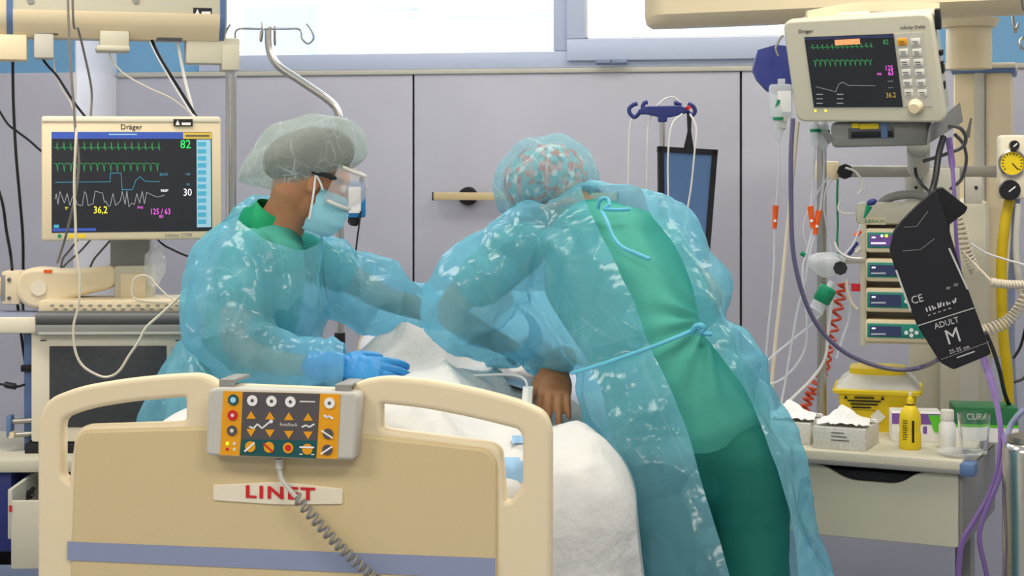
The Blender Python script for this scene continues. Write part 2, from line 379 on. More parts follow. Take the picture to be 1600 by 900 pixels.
def btn(px, py, r, m, inner=None, ri=0.5):
    b_ = disc('button', MC, (px, py), r, -0.0035, 0.003, m, cp, 2.95)
    if inner: disc('symbol', MC, (px, py), r*ri, -0.0042, 0.001, inner, b_, 2.95, n=12)
    return b_
btn(364, 625, 8.5, 'teal_dark', 'led_sky', .55); btn(363, 649, 8, 'red', 'offwhite', .35); btn(362, 673, 8, 'charcoal', 'offwhite', .4)
for x, y in ((394, 626), (424, 627), (453.5, 628)): btn(x, y, 8.5, 'white', 'charcoal', .32)
btn(514.5, 630, 8.5, 'white', 'charcoal', .32)
for x, y in ((512, 678), (511, 703)):
    b_ = btn(x, y, 8, 'charcoal')
    s_ = 1 if y > 690 else -1; part('symbol', B().ribbon([cl(x-9, y+6*s_), cl(x+9, y-6*s_)], 0.003, -0.0042), 'white', b_)
for x, y, m2 in ((391, 698, 'white'), (420, 699, 'red'), (450, 700, 'red'), (480, 702, 'white')):
    b_ = btn(x, y, 8.5, 'amber')
    if x in (391, 420): s_ = 1 if x == 391 else -1; part('symbol', B().ribbon([cl(x-8, y+7*s_), cl(x+8, y-7*s_)], 0.0032, -0.0042), m2, b_)
    elif x == 450: disc('symbol', MC, (x, y), 5, -0.0042, 0.001, 'red', b_, 2.95)
    else: part('symbol', B().ribbon([cl(469, 698), cl(492, 698.5)], 0.003, -0.0042).ribbon([cl(469, 709), cl(474, 709)], 0.002, -0.0042).ribbon([cl(487, 709.5), cl(492, 709.5)], 0.002, -0.0042), m2, b_)
for x, y0_, y1_ in ((393, 649, 675), (422.5, 650, 676), (452, 651, 678), (482, 652, 679)):
    for yy, s_ in ((y0_, 1), (y1_, -1)):
        part('arrow_button', B().prism([cl(x, yy-7*s_), cl(x-7.5, yy+5*s_), cl(x+7.5, yy+5*s_)], -0.003, -0.0005), 'amber', cp)
def sym(pts, w=0.0028, m='white'): part('symbol', B().ribbon([cl(*p) for p in pts], w, -0.0027), m, kp)
sym([(390, 666), (397, 669), (403, 662), (410, 669), (422, 659)]); disc('symbol', MC, (423.5, 658.5), 3, -0.0027, .0007, 'white', kp, 2.95)
sym([(472, 667), (479, 664), (484, 667), (492, 662)]); sym([(507, 648), (511, 652), (515, 650), (521, 654)], .004)
text('foot/back', MC, (451, 663.5), 5.5, -0.0026, 'offwhite', kp, 2.95); sym([(469, 627), (493, 627.5)], .0025, 'offwhite')
for x, y, m2 in ((355, 693, 'led_lime'), (366, 693, 'offwhite'), (355, 702, 'red'), (366, 702, 'offwhite')): disc('indicator', MC, (x, y), 2.6, -0.0012, .001, m2, kp, 2.95, n=10)
# coiled lead
pl = part('plug', B().cyl(L(MC, 436, 717, .02), L(MC, 437, 733, .02), .0085, .0065), 'grey_light', cp)
lead = [L(MC, 437, 732, .02), L(MC, 440, 748, .018), L(MC, 450, 762, .012), L(MC, 463, 777, .006)]
part('lead', B().tube(lead, .0045, n=8), 'grey_light', cp)
a0, a1 = L(MC, 463, 777, .006), L(MC, 615, 925, .012); hel = []
ax = (a1-a0).normalized(); u_ = ax.orthogonal().normalized(); v_ = ax.cross(u_); NT = 17
for i in range(NT*12+1):
    t = i/(NT*12); an = i/12*2*math.pi; sag = Vector((0, 0, -0.012*math.sin(t*math.pi)))
    hel.append(a0+(a1-a0)*t+sag+(u_*math.cos(an)+v_*math.sin(an))*0.0085)
part('coiled_lead', B().tube(hel, .0028, n=6, smooth=False), 'grey', cp, label='coiled grey lead running down the footboard')
# ---------------------------------------------------------------- bedding: sheet over the patient
mat('pillow_linen', (216, 220, 228), 0.85, bump=(10, 0.3, 0.02))
def bump2(x, y, cx, cy, sx, sy): return math.exp(-((x-cx)/sx)**2-((y-cy)/sy)**2)
def sheet_z(x, y):
    """height of the bed cover above the floor; x, y local to the bed (y from the footboard)"""
    z = 0.945
    z += 0.085*(.8*bump2(x, y, -.12, .22, .13, .16)+bump2(x, y, .12, .24, .13, .16))         # feet
    z += 0.075*(.35*bump2(x, y, -.11, .6, .12, .45)+bump2(x, y, .11, .6, .12, .45))            # shins, thighs
    z += 0.055*math.exp(-(x/.27)**4-((y-1.12)/.42)**4)-.05*bump2(x, y, -.18, .95, .14, .2)-.04*bump2(x, y, .30, .82, .11, .2)
    z += 0.075*bump2(x, y, -.12, 1.36, .20, .14)                                            # rumpled fold
    z += 0.035*noise.noise(Vector((x*4, y*3, 1.3)))+0.014*abs(noise.noise(Vector((x*13, y*6, 4))))
    f = noise.noise(Vector((x*5+y*3, y*1.5-x*2, 9)))
    z += 0.02*max(0, 1-abs(f)*5)
    if y < .17: z -= ((.17-y)/.11)**2*.24                    # tucked down at the foot end
    return z
def make_sheet():
    b = B(); NX, NY = 110, 90; g = []
    for j in range(NY+1):
        y = 0.06+j/NY*1.45; row = []
        for i in range(NX+1):
            u = (i/NX*2-1)*0.98                                # arclength across
            au = abs(u); s = 1 if u > 0 else -1
            near = max(0.0, 1-(y-0.05)/1.1); tk = min(1.0, (y-0.05)/0.32); tk = tk*tk*(3-2*tk)
            hw = 0.40+0.08*tk+(0.10*near*tk if s > 0 else 0.0)
            if au < hw-0.09: x, dz = u, 0.0
            else:
                t = au-(hw-0.09); rr = 0.13; an = min(t/rr, math.pi/2*0.93)
                x = s*(hw-0.09+rr*math.sin(an)); dz = rr*(1-math.cos(an))
                if t/rr > an:
                    ex = t-an*rr; dz += ex; fold = noise.noise(Vector((0, y*7, s*3)))*0.5+0.5*noise.noise(Vector((ex*2, y*15, s*5)))
                    x += s*(0.02*ex/0.3+0.05*fold*min(1, ex/0.15))
            k = max(0.0, 1-dz/0.12); zz = 0.93+(sheet_z(min(max(x, -hw), hw), y)-0.93)*(k if dz > 0 else 1)-dz
            row.append(b.bm.verts.new((x, y, max(zz, 0.47))))
        g.append(row)
    for j in range(NY):
        for i in range(NX):
            c = g[j][i].co
            if c.y > 1.5-max(0.0, c.x-0.02)*1.3+0.03*noise.noise(c*6): continue      # turned back on the right over the patient's arm
            b.bm.faces.new((g[j][i], g[j][i+1], g[j+1][i+1], g[j+1][i]))
    return b
sh = solo('bed_sheet', make_sheet(), 'linen', 'white rumpled sheet spread over the patient and hanging down the bed side', 'sheet', ang=180, origin=Vector((0, 0, 0)))
sh.location = (xc, YF, 0); MW[sh.name] = Matrix.Translation((xc, YF, 0))
# blue laundry print on the sheet: small patches following its surface, seen through the footboard handle
def patch(px0, py0, px1, py1, nx=6):
    b = B(); g = []
    for j in range(nx+1):
        row = []
        for i in range(nx+1):
            px = px0+(px1-px0)*i/nx; py = py0+(py1-py0)*j/nx; r = ray(px, py); t = 2.9
            for _ in range(900):
                q = CAM+r*t
                if q.y-YF > .05 and q.z < sheet_z(q.x-xc, q.y-YF)+0.003: break
                t += 0.001
            row.append(b.bm.verts.new(q-Vector((xc, YF, -0.002))))
        g.append(row)
    for j in range(nx):
        for i in range(nx): b.bm.faces.new((g[j][i], g[j][i+1], g[j+1][i+1], g[j+1][i]))
    return b
for q in ((800, 682, 826, 694), (784, 716, 812, 754), (812, 722, 822, 756)): part('laundry_print', patch(*q), 'linen_print', sh, label='pale blue laundry stamp')
# pillow
def pillow(name, label, c, sx, sy, sz, rot):
    b = B(); bmesh.ops.create_uvsphere(b.bm, u_segments=40, v_segments=24, radius=1)
    for v in b.bm.verts:
        p = v.co.copy(); e = 0.45
        q = Vector((math.copysign(abs(p.x)**e, p.x), math.copysign(abs(p.y)**e, p.y), p.z*(1-0.35*max(abs(p.x), abs(p.y))**3)))
        q = Vector((q.x*sx, q.y*sy, q.z*sz)); q.z += 0.012*noise.noise(q*9); v.co = rot @ q + Vector(c)
    return solo(name, b, 'pillow_linen', label, 'pillow', ang=180)
pc = Vector((xc-0.02, YF+1.86, 1.02)); pillow('pillow', 'white pillow at the head of the bed behind the gloved hand', pc, 0.34, 0.20, 0.09, Matrix.Rotation(math.radians(18), 3, 'X'))
# ================================================================ LEFT SIDE EQUIPMENT
def mark(M, px, py, y, par):
    """small unreadable sticker print: a peak and a bar"""
    f = lambda x, z: (lambda q: (q.x, q.z))(L(M, px+x, py+z, y))
    part('sticker_print', B().prism([f(-12, 4), (f(-5, 4)), f(-8.5, -4)], y-.0005, y), 'white', par); part('sticker_print', B().prism([f(-2, 0), f(12, 0), f(12, 4), f(-2, 4)], y-.0005, y), 'white', par)
MBm = yawframe(180, 57, 4.85, 15)
beam = thing('ceiling_supply_beam', 'beige ceiling-hung supply beam with blue end bands at top left', 'supply beam', MBm)
def bx_(px, py=30, y0=0): return L(MBm, px, py, y0).x
def beamseg(x0, x1, g=0.0):
    pr = [(0-g, .62), (0-g, .068), (.012-g*.7, .035), (.05, 0-g), (.19, 0-g), (.245+g, .04), (.25+g, .62)]
    return B().rings([[Vector((x, y, z)) for y, z in pr] for x in (x0, x1)])
part('housing', beamseg(bx_(20), bx_(344)), 'putty', beam)
part('lower_cover', B().rings([[Vector((x, y, z)) for y, z in ((-.004, .072), (-.004, .066), (.009, .033), (.048, -.004), (.052, .003), (.014, .036), (.001, .068))] for x in (bx_(20), bx_(344))]), 'beige', beam)
part('end_band', beamseg(bx_(10), bx_(20), .003), 'slate_blue', beam); part('end_band', beamseg(bx_(344), bx_(352), .003), 'slate_blue', beam)
part('housing', beamseg(bx_(-160), bx_(10)), 'beige', beam); part('end_cover', beamseg(bx_(352), bx_(355), -.004), 'putty', beam)
part('ceiling_tube', B().cyl((-.2, .12, .6), (-.2, .12, (ZC-MBm.translation.z)), .07, n=24), 'beige', beam)
for px in (48, 212): q = L(MBm, px, 1, 0); part('screw', B().cyl(q+Vector((0, -.004, 0)), q+Vector((0, .002, 0)), .010, n=14), 'grey', beam)
stk = rect('asset_sticker', MBm, (302, 12), (331, 24), -.0015, .002, 'black', beam)
mark(MBm, 317, 18, -.002, stk)
def hang(name, p0, p1, y0, dep, m): return rect(name, MBm, p0, p1, y0, dep, m, beam, .005)
hang('socket_block', (-56, 52), (42, 94), .03, .10, 'beige'); hang('socket_block', (53, 52), (84, 91), .03, .09, 'grey_light')
hang('socket_block', (156, 47), (202, 73), .02, .10, 'putty'); hang('socket_lid', (150, 70), (203, 80), .015, .11, 'putty')
hang('cable_grommet', (55, 49), (92, 55), .035, .06, 'grey_dark'); hang('cable_grommet', (244, 56), (286, 63), .04, .06, 'grey_dark')
hang('pole_arm', (291, 58), (375, 100), .05, .09, 'putty'); hang('pole_clamp', (347, 70), (374, 110), .045, .10, 'putty')
q = L(MBm, 361, 105, .095); part('pole', B().cyl(q, q+Vector((0, 0, -1.05)), .0165, n=20), 'steel', beam)
# drip stand fixed to the bed head
DP = 5.2
iv = thing('iv_pole', 'bent chrome drip stand with four hooks rising behind the left nurse', 'iv pole', P(531, 700, DP))
part('pole', B().tube([P(531, 640, DP), P(531, 480, DP), P(531, 300, DP), P(531, 205, DP), P(529, 178, DP), P(515, 158, DP), P(470, 127, DP), P(436, 104, DP), P(423, 84, DP), P(420, 65, DP), P(420, 42, DP)], .0125, n=14, sub=6), 'steel', iv, world=True)
part('clamp', B().cyl(P(531, 650, DP), P(531, 520, DP), .017, n=14), 'black', iv, world=True)
def hk(pts): part('hook', B().tube([P(*p) for p in pts], .0036, n=8, sub=5), 'steel_dull', iv, world=True)
hk([(420, 45, DP), (400, 45, DP), (375, 45, DP), (368, 50, DP), (367, 60, DP), (358, 67, DP), (350, 60, DP), (354, 48, DP), (360, 38, DP)])
hk([(420, 45, DP), (445, 45, DP), (465, 45, DP), (471, 50, DP), (472, 60, DP), (481, 68, DP), (490, 60, DP), (487, 48, DP), (479, 37, DP)])
hk([(420, 45, DP), (414, 44, DP-.05), (409, 46, DP-.1), (407, 58, DP-.12), (408, 64, DP-.14), (410, 50, DP-.17), (409, 34, DP-.17)])
hk([(420, 45, DP), (426, 46, DP+.05), (429, 48, DP+.1), (429, 62, DP+.12), (430, 70, DP+.14), (431, 56, DP+.17), (429, 41, DP+.17)])
MPu = yawframe(557, 315, 5.1, 20)
pu = thing('syringe_pump', 'blue and white pump clamped to the drip stand behind the goggles', 'infusion pump', MPu)
rect('housing', MPu, (541, 283), (572, 340), 0, .09, 'blue_mid', pu, .006); rect('face_plate', MPu, (545, 292), (564, 333), -.003, .004, 'white', pu, .001)
q = L(MPu, 551, 345, .04); part('knob', B().cyl(q, q+Vector((0, -.03, 0)), .016, n=16), 'black', pu)
cable('power_cable', 'thin black cable hanging from the blue pump behind the goggles', [(564, 330, 5.1), (562, 345, 5.1), (558, 375, 5.1), (556, 400, 5.12), (557, 450, 5.15)], .003, 'cable_black')
# ---------------------------------------------------------------- left monitor
MM = frame(205, 276, 4.6, (280, -1, 60), (3, 192, -8)); DM = 4.6
mon = thing('patient_monitor', 'large cream flat patient monitor with coloured traces at upper left', 'monitor', MM)
rect('bezel', MM, (64.5, 181), (346, 373), 0, .06, 'beige', mon, .008)
rect('back_housing', MM, (110, 205), (300, 350), .06, .05, 'grey_light', mon, .02)
rect('top_ridge', MM, (65, 182), (344, 191), -.004, .02, 'ivory', mon, .003)
scr = rect('screen', MM, (80.5, 206), (331.5, 361), -.001, .004, 'screen_on', mon)
def sr(p0, p1, m, nm='screen_field', y=-.0018): return rect(nm, MM, p0, p1, y, .0006, m, scr)
sr((81, 206), (286, 217), 'led_blue'); sr((286, 207), (331, 217), 'led_gold'); sr((307, 218), (330, 355), 'led_sky'); sr((82, 357), (150, 361), 'led_blue'); sr((84, 351), (92, 356), 'led_cyan')
for k in range(12): sr((309, 222+k*11.0), (322, 228.5+k*11.0), 'led_cyan', 'soft_key', -.0024)
def tr(pts, m, w=.0012): part('trace', B().ribbon([(lambda q: (q.x, q.z))(L(MM, *p, -.002)) for p in pts], w, -.0022), m, scr)
g1 = []
for i in range(16): x = 84+i*10.6; g1 += [(x, 231), (x+3, 230), (x+4.5, 232), (x+5.3, 222), (x+6.2, 235), (x+7.2, 231)]
tr(g1, 'led_dkgreen')
g2 = []
for i in range(16): x = 84+i*10.4; g2 += [(x, 256), (x+4, 255), (x+5.2, 262), (x+6.1, 268), (x+7, 257), (x+8.5, 254)]
tr(g2, 'led_dkgreen')
tr([(86, 285), (172, 284), (172.5, 270.5), (189, 270.5), (191, 296.5), (207, 296.5), (212, 282), (219, 276), (226, 283), (250, 284)], 'led_cyan', .0013)
rnd = random.Random(3); g3 = [(86, 311)]; x = 88
while x < 232: g3.append((x, 311+rnd.choice((-1, 1))*rnd.uniform(2, 13))); x += rnd.uniform(2.4, 4.6)
g3 += [(238, 305), (246, 308), (257, 305)]; tr(g3, 'led_grey', .0015)
def st_(s, p, sz, m, sq=1.0): text(s, MM, p, sz, -.0022, m, scr, DM, squeeze=sq)
st_('82', (290, 226), 14, 'led_green', .9); st_('30', (293, 301), 12, 'led_white', .85); st_('36,2', (157, 328.5), 11.5, 'led_yellow', .8); st_('125 / 63', (250.5, 331), 9.5, 'led_magenta', .75); st_('80', (252, 338.5), 5, 'led_magenta')
sr((170, 209), (214, 211), 'led_sky', 'screen_print', -.0024); sr((290, 211), (327, 213.5), 'charcoal', 'screen_print', -.0024)
for s, p, m in (('SpO2', (256, 272.5), 'led_cyan'), ('RESP', (257, 298), 'led_white'), ('100', (293, 272.5), 'led_cyan'), ('95', (294, 288.5), 'led_cyan'), ('T\u00aa', (104, 326), 'led_yellow'), ('PNI', (219, 324.5), 'led_magenta')): st_(s, p, 4.2, m)
text('Dr\u00e4ger', MM, (205, 198.5), 8.5, -.001, 'black', mon, DM); text('Infinity C700', MM, (279, 367.5), 6, -.001, 'grey', mon, DM)
stk = rect('asset_sticker', MM, (271, 186), (301, 197), -.006, .003, 'black', mon); mark(MM, 286, 191.5, -.0065, stk)
rect('label_sticker', MM, (107, 366.5), (134, 371.5), -.001, .0015, 'yellow', mon); disc('power_button', MM, (93, 369), 3, -.003, .004, 'green', mon, DM)
# monitor arm
MA = yawframe(150, 450, 4.75, 5)
arm = thing('monitor_mount', 'beige jointed support arm carrying the large left monitor', 'monitor arm', MA)
rect('neck', MA, (172, 365), (234, 418), .0, .05, 'grey', arm, .004); rect('mount_block', MA, (178, 416), (237, 472), -.03, .10, 'putty', arm, .006)
rect('mount_cover', MA, (188, 428), (228, 466), -.034, .005, 'beige', arm, .002)
def al(p, y=0.0): q = L(MA, *p, y); return (q.x, q.z)
ap = rpoly([al((32, 440)), al((40, 424)), al((60, 420)), al((110, 424)), al((150, 421)), al((180, 416)), al((180, 446)), al((140, 455)), al((90, 470)), al((66, 480)), al((44, 474)), al((32, 460))], .03)
am = shape2d([ap], .09, .012, 2); am.transform(Matrix.Translation((0, -.04, 0))); part('arm', am, 'beige', arm, ang=60)
q = L(MA, 60, 450, -.045); part('pivot_cap', B().cyl(q, q+Vector((0, .05, 0)), .022, n=28), 'ivory', arm)
rect('wall_bracket', MA, (2, 424), (31, 476), -.03, .08, 'beige', arm, .006); rect('bracket_slot', MA, (1, 430), (8, 470), -.032, .03, 'grey', arm, .002)
for p in ((14, 437), (14, 466)): disc('bolt', MA, p, 3, -.034, .006, 'grey_dark', arm, 4.75, 10)
rect('bracket_rod', MA, (-300, 436), (3, 464), 0, .04, 'beige', arm, .01)
rect('orange_tag', MA, (68, 421.5), (81, 426.5), -.042, .004, 'orange', arm)
# ---------------------------------------------------------------- ventilator workstation
MV = yawframe(170, 600, 4.6, 2)
ven = thing('ventilator', 'cream ventilator with dark switched-off screen and grey front roller under the left monitor', 'ventilator', MV)
rect('body', MV, (48, 518), (302, 690), 0, .28, 'ivory', ven, .008)
so = rect('screen', MV, (77, 541), (260, 667), -.003, .006, 'screen_off', ven, .001)
rect('control_strip', MV, (267, 543), (287, 572), -.002, .004, 'grey_light', ven); text('E\u2191', MV, (277, 550), 8, -.003, 'white', ven, 4.6); text('08', MV, (277, 565), 8, -.003, 'white', ven, 4.6)
rect('lip', MV, (55, 508), (302, 523), -.03, .2, 'grey', ven, .003); rect('lip_edge', MV, (60, 519), (300, 522), -.034, .006, 'grey_light', ven)
a, b_ = L(MV, 57, 498, -.02), L(MV, 304, 498, -.02); part('roller', B().cyl((a.x, -.01, a.z), (b_.x, -.01, b_.z), .021, n=24), 'grey_dark', ven)
rect('top_deck', MV, (60, 470), (302, 492), .01, .22, 'beige', ven, .004)
for k in range(14): rect('vent_slot', MV, (78+k*15, 476), (84+k*15, 478), .008, .004, 'grey', ven)
for k in range(14): rect('vent_slot', MV, (84+k*15, 482), (90+k*15, 484), .008, .004, 'grey', ven)
for p in ((67, 532), (278, 532)): rect('latch', MV, (p[0]-4, p[1]-1), (p[0]+5, p[1]+1), -.002, .003, 'grey_dark', ven)
rect('side_tray', MV, (-80, 496), (56, 521), -.02, .2, 'ivory', ven, .006); rect('tray_mat', MV, (-78, 494), (54, 497), -.01, .18, 'stripe_blue', ven)
rect('stand_column', MV, (37, 522), (50, 712), .06, .08, 'slate_blue', ven, .004); rect('cable_clip', MV, (32, 571), (49, 581), .045, .03, 'black', ven, .002)
rect('foot_block', MV, (38, 693), (300, 709), .0, .26, 'black_soft', ven, .004)
for y_ in (659, 680): a, b_ = L(MV, 16, y_, .04), L(MV, 60, y_-3, .04); part('side_bar', B().cyl(a, b_, .0075, n=12), 'steel_dull', ven)
rect('bar_plate', MV, (9, 650), (17, 684), .02, .04, 'slate_blue', ven, .004); disc('bar_end', MV, (17, 680), 5, .02, .03, 'beige', ven, 4.6)
# left trolley
MT = yawframe(60, 720, 4.5, 2)
ct = thing('equipment_trolley', 'beige-topped trolley with an open drawer at the lower left edge', 'trolley', MT)
rect('worktop', MT, (-120, 719), (330, 737), 0, .5, 'putty', ct, .006); rect('carcass', MT, (-110, 737), (18, 862), .03, .44, 'navy', ct, .004)
rect('carcass', MT, (150, 737), (320, 880), .03, .44, 'navy', ct, .004); rect('back_panel', MT, (-100, 737), (320, 880), .42, .03, 'black_soft', ct)
dr = rect('drawer', MT, (17, 783), (170, 888), -.16, .016, 'putty', ct, .003)
for p0, p1 in (((12, 765), (19, 842)), ((160, 765), (168, 842))): rect('drawer_side', MT, p0, p1, -.15, .45, 'grey_light', dr, .002)
rect('drawer_floor', MT, (17, 838), (165, 842), -.15, .45, 'grey_light', dr); rect('drawer_back', MT, (17, 768), (165, 842), .29, .012, 'putty', dr)
rect('red_tag', MT, (14, 790), (18, 800), -.165, .004, 'red', dr)
for sx in (-100, 310): q = L(MT, sx, 860, .1); part('leg', B().box((q.x-.02, .05, -P(60, 720, 4.5).z), (q.x+.02, .45, q.z), .004), 'grey', ct)
cm = thing('clip', 'small black clip lying in the open drawer at lower left', 'clip', P(44, 772, 4.5)); Mk = Matrix.Translation(P(44, 772, 4.5)); q0 = P(38, 783, 4.5); q1 = P(53, 762, 4.5)
part('jaw', B().cyl(q0, q1, .011, .006, n=10), 'black', cm, world=True); part('jaw', B().cyl(P(40, 768, 4.5), P(52, 776, 4.5), .006, .009, n=10), 'black', cm, world=True)
# ---------------------------------------------------------------- cables on the left
G = 'loose cables on the left side'
cable('power_cable', 'long black cable dropping from the far left socket block past the monitor', [(20, 92, 4.9), (21, 160, 4.9), (25, 240, 4.9), (31, 310, 4.9), (36, 380, 4.9), (36, 480, 4.9), (40, 540, 4.8), (42, 600, 4.8)], .0046, 'cable_black', G)
cable('power_cable', 'black cable at the very left edge reaching the monitor arm', [(-45, 92, 4.9), (-40, 180, 4.85), (-22, 245, 4.75), (2, 310, 4.7), (10, 360, 4.7), (17, 400, 4.7), (20, 430, 4.75), (28, 480, 4.8), (34, 530, 4.8), (40, 570, 4.8)], .0046, 'cable_black', G)
cable('power_cable', 'black cable running from the left edge behind the monitor corner', [(-34, 92, 4.9), (-24, 130, 4.85), (8, 188, 4.8), (25, 204, 4.8), (45, 219, 4.8), (66, 237, 4.8), (90, 250, 4.85)], .0036, 'cable_black', G)
cable('signal_cable', 'black cable curving from the second socket block to the monitor top', [(66, 91, 4.9), (74, 102, 4.9), (88, 117, 4.9), (100, 135, 4.9), (116, 160, 4.9), (133, 182, 4.85), (150, 200, 4.75)], .004, 'cable_black', G)
cable('signal_cable', 'thin cream cable beside the black one above the monitor', [(84, 91, 4.9), (86, 112, 4.9), (96, 138, 4.9), (110, 160, 4.9), (118, 185, 4.85)], .0018, 'cable_cream', G)
cable('sensor_cable', 'grey cable hanging in front of the monitor from the ceiling', [(92, -505, 4.35), (100, -200, 4.35), (107, 30, 4.35), (110, 100, 4.35), (115, 160, 4.35), (118, 205, 4.35), (122, 235, 4.35), (123, 260, 4.35), (119, 300, 4.35), (110, 340, 4.38), (101, 375, 4.42), (90, 410, 4.6)], .0036, 'cable_grey', G)
cable('sensor_cable', 'grey kinked cable hanging from the ceiling behind the monitor top', [(112, -480, 4.45), (113, -200, 4.45), (114, 22, 4.5), (122, 45, 4.6), (132, 85, 4.7), (143, 140, 4.8), (142, 182, 4.8), (142, 210, 4.8)], .0034, 'cable_grey', G)
cable('signal_cable', 'cream cable sagging from the middle socket block to the monitor corner', [(169, 78, 4.9), (176, 95, 4.9), (195, 116, 4.9), (230, 136, 4.9), (265, 152, 4.9), (290, 170, 4.9), (303, 185, 4.85)], .0022, 'cable_cream', G)
cable('power_cable', 'thick black cable slanting from the beam to the monitor', [(235, 58, 4.95), (248, 85, 4.95), (270, 122, 4.95), (292, 158, 4.9), (308, 184, 4.85)], .005, 'cable_black', G)
cable('power_cable', 'white cable lying along the thick black slanting one', [(231, 58, 4.93), (244, 86, 4.93), (266, 124, 4.93), (288, 160, 4.89), (304, 184, 4.84)], .0022, 'cable_white', G)
cable('signal_cable', 'white flat cable dropping from the right end of the beam', [(275, 58, 4.97), (281, 85, 4.97), (289, 125, 4.97), (298, 160, 4.93), (305, 186, 4.84)], .005, 'cable_white', G)
cable('sensor_cable', 'long white cable looping down in front of the ventilator screen', [(120, 200, 4.34), (118, 230, 4.33), (116, 290, 4.33), (118, 350, 4.33), (119, 390, 4.33), (125, 440, 4.33), (122, 480, 4.33), (115, 510, 4.33), (117, 545, 4.33), (128, 570, 4.33), (150, 585, 4.33), (168, 589, 4.33), (186, 580, 4.33), (202, 555, 4.33), (216, 535, 4.33), (228, 512, 4.34), (250, 492, 4.35), (272, 472, 4.36), (290, 455, 4.37), (310, 440, 4.5)], .0036, 'cable_cream')
cable('sensor_cable', 'thin white cable coiled at the monitor mount block', [(300, 478, 4.62), (270, 468, 4.6), (245, 446, 4.6), (235, 434, 4.6), (222, 430, 4.6), (210, 436, 4.6), (206, 452, 4.6), (208, 464, 4.6), (222, 470, 4.6), (262, 473, 4.6)], .0026, 'cable_cream')
cable('power_cable', 'black cable from the monitor underside towards the left nurse', [(245, 372, 4.75), (255, 382, 4.7), (270, 390, 4.7), (290, 399, 4.7), (306, 402, 4.7), (316, 396, 4.7)], .0034, 'cable_black')
for i, q in enumerate(([(122, 374, 4.72), (108, 392, 4.72), (98, 405, 4.74), (95, 421, 4.78)], [(142, 374, 4.74), (126, 392, 4.74), (108, 408, 4.76), (96, 420, 4.8)], [(172, 376, 4.76), (158, 392, 4.76), (147, 405, 4.78), (140, 420, 4.8)])):
    cable('monitor_lead', ('short dark lead under the monitor nearest the white cable', 'middle of three dark leads under the monitor', 'short dark lead under the monitor nearest its neck')[i], q, .0032, 'grey_dark', 'leads under the left monitor')
cable('power_cable', 'black plug lead at the left edge beside the ventilator stand', [(-60, 690, 4.62), (-40, 620, 4.6), (-10, 602, 4.6), (6, 601, 4.6), (18, 603, 4.6), (28, 604, 4.6), (38, 601, 4.63)], lambda t: .009 if .52 < t < .8 else .0035, 'cable_black', n=8)
# crumpled clear bag on the mount
bg_ = B(); bmesh.ops.create_icosphere(bg_.bm, subdivisions=4, radius=1)
for v in bg_.bm.verts:
    k = 1+.25*noise.noise(v.co*2.3)+.12*noise.noise(v.co*6); v.co = P(242, 415, 4.72)+RT*(v.co.x*.030*k)+FW*(v.co.y*.02*k)+UP*(v.co.z*.058*k)
solo('plastic_bag', bg_, 'clear', 'small crumpled clear plastic bag behind the monitor mount', 'plastic bag', ang=60)
# ================================================================ RIGHT SIDE EQUIPMENT
# drip stand with blue hooks by the wall, blue slide bag on it
DS = 5.45
hs = thing('iv_stand', 'thin pole stand with blue plastic hook head against the wall panels', 'iv stand', Vector((P(1035, 200, DS).x, P(1035, 200, DS).y, 0)))
q = P(1035, 188, DS); part('pole', B().cyl((q.x, q.y, .06), q, .0095, n=14), 'steel', hs, world=True)
part('base', B().cyl((q.x, q.y, 0), (q.x, q.y, .06), .2, .05, n=28), 'grey_dark', hs, world=True)
MH = yawframe(1035, 175, DS, 0)
def hl(p, y=0.0): v = L(MH, *p, y); return (v.x, v.z)
hm_ = shape2d([rpoly([hl(p) for p in ((998, 172), (1012, 167), (1062, 166), (1075, 171), (1072, 176), (1050, 182), (1041, 183), (1041, 190), (1029, 190), (1029, 182), (1012, 178), (998, 178))], .004)], .03, .004); hm_.transform(MH @ Matrix.Translation((0, -.015, 0)))
part('hook_head', hm_, 'navy', hs, world=True)
for pts in ([(1000, 175), (992, 183), (985, 178), (983, 170), (989, 164), (996, 162)], [(1012, 170), (1004, 168), (1007, 161), (1012, 160)], [(1060, 169), (1062, 163), (1056, 161), (1053, 161)], [(1072, 172), (1081, 180), (1086, 174), (1083, 166), (1075, 162)]):
    part('hook', B().tube([P(*p, DS) for p in pts], .007, n=8, sub=5), 'navy', hs, world=True)
part('red_label', B().cyl(P(1077, 171, DS-.02), P(1074, 166, DS-.02), .008, n=8), 'red', hs, world=True)
DB = 5.36
MSl = yawframe(1072, 310, DB, 6)
sb = thing('slide_bag', 'blue rectangular bag with black edging hanging from the hooked stand', 'bag', MSl)
def sl(p): v = L(MSl, *p); return (v.x, v.z)
pm_ = shape2d([rpoly([sl(p) for p in ((1032, 233), (1117, 238), (1098, 480), (1034, 480))], .006)], .016, .004); part('panel', pm_, 'denim', sb)
for a, b_ in (((1031, 233), (1118, 238)), ((1117, 237), (1098, 480)), ((1033, 232), (1035, 480)), ((1034, 480), (1098, 480))):
    p0, p1 = L(MSl, *a), L(MSl, *b_); d_ = (p1-p0).normalized(); n_ = Vector((-d_.z, 0, d_.x))*.009
    part('edging', B().rings([[v+Vector((0, y, 0)) for v in (p0-n_-d_*.006, p0+n_-d_*.006, p1+n_+d_*.006, p1-n_+d_*.006)] for y in (-.004, .02)]), 'black_soft', sb)
part('strap', B().rings([[L(MSl, *p)+Vector((0, y, 0)) for p in ((1074, 178), (1081, 178), (1080, 205), (1084, 232), (1069, 232), (1075, 205))] for y in (.0, .01)]), 'black_soft', sb)
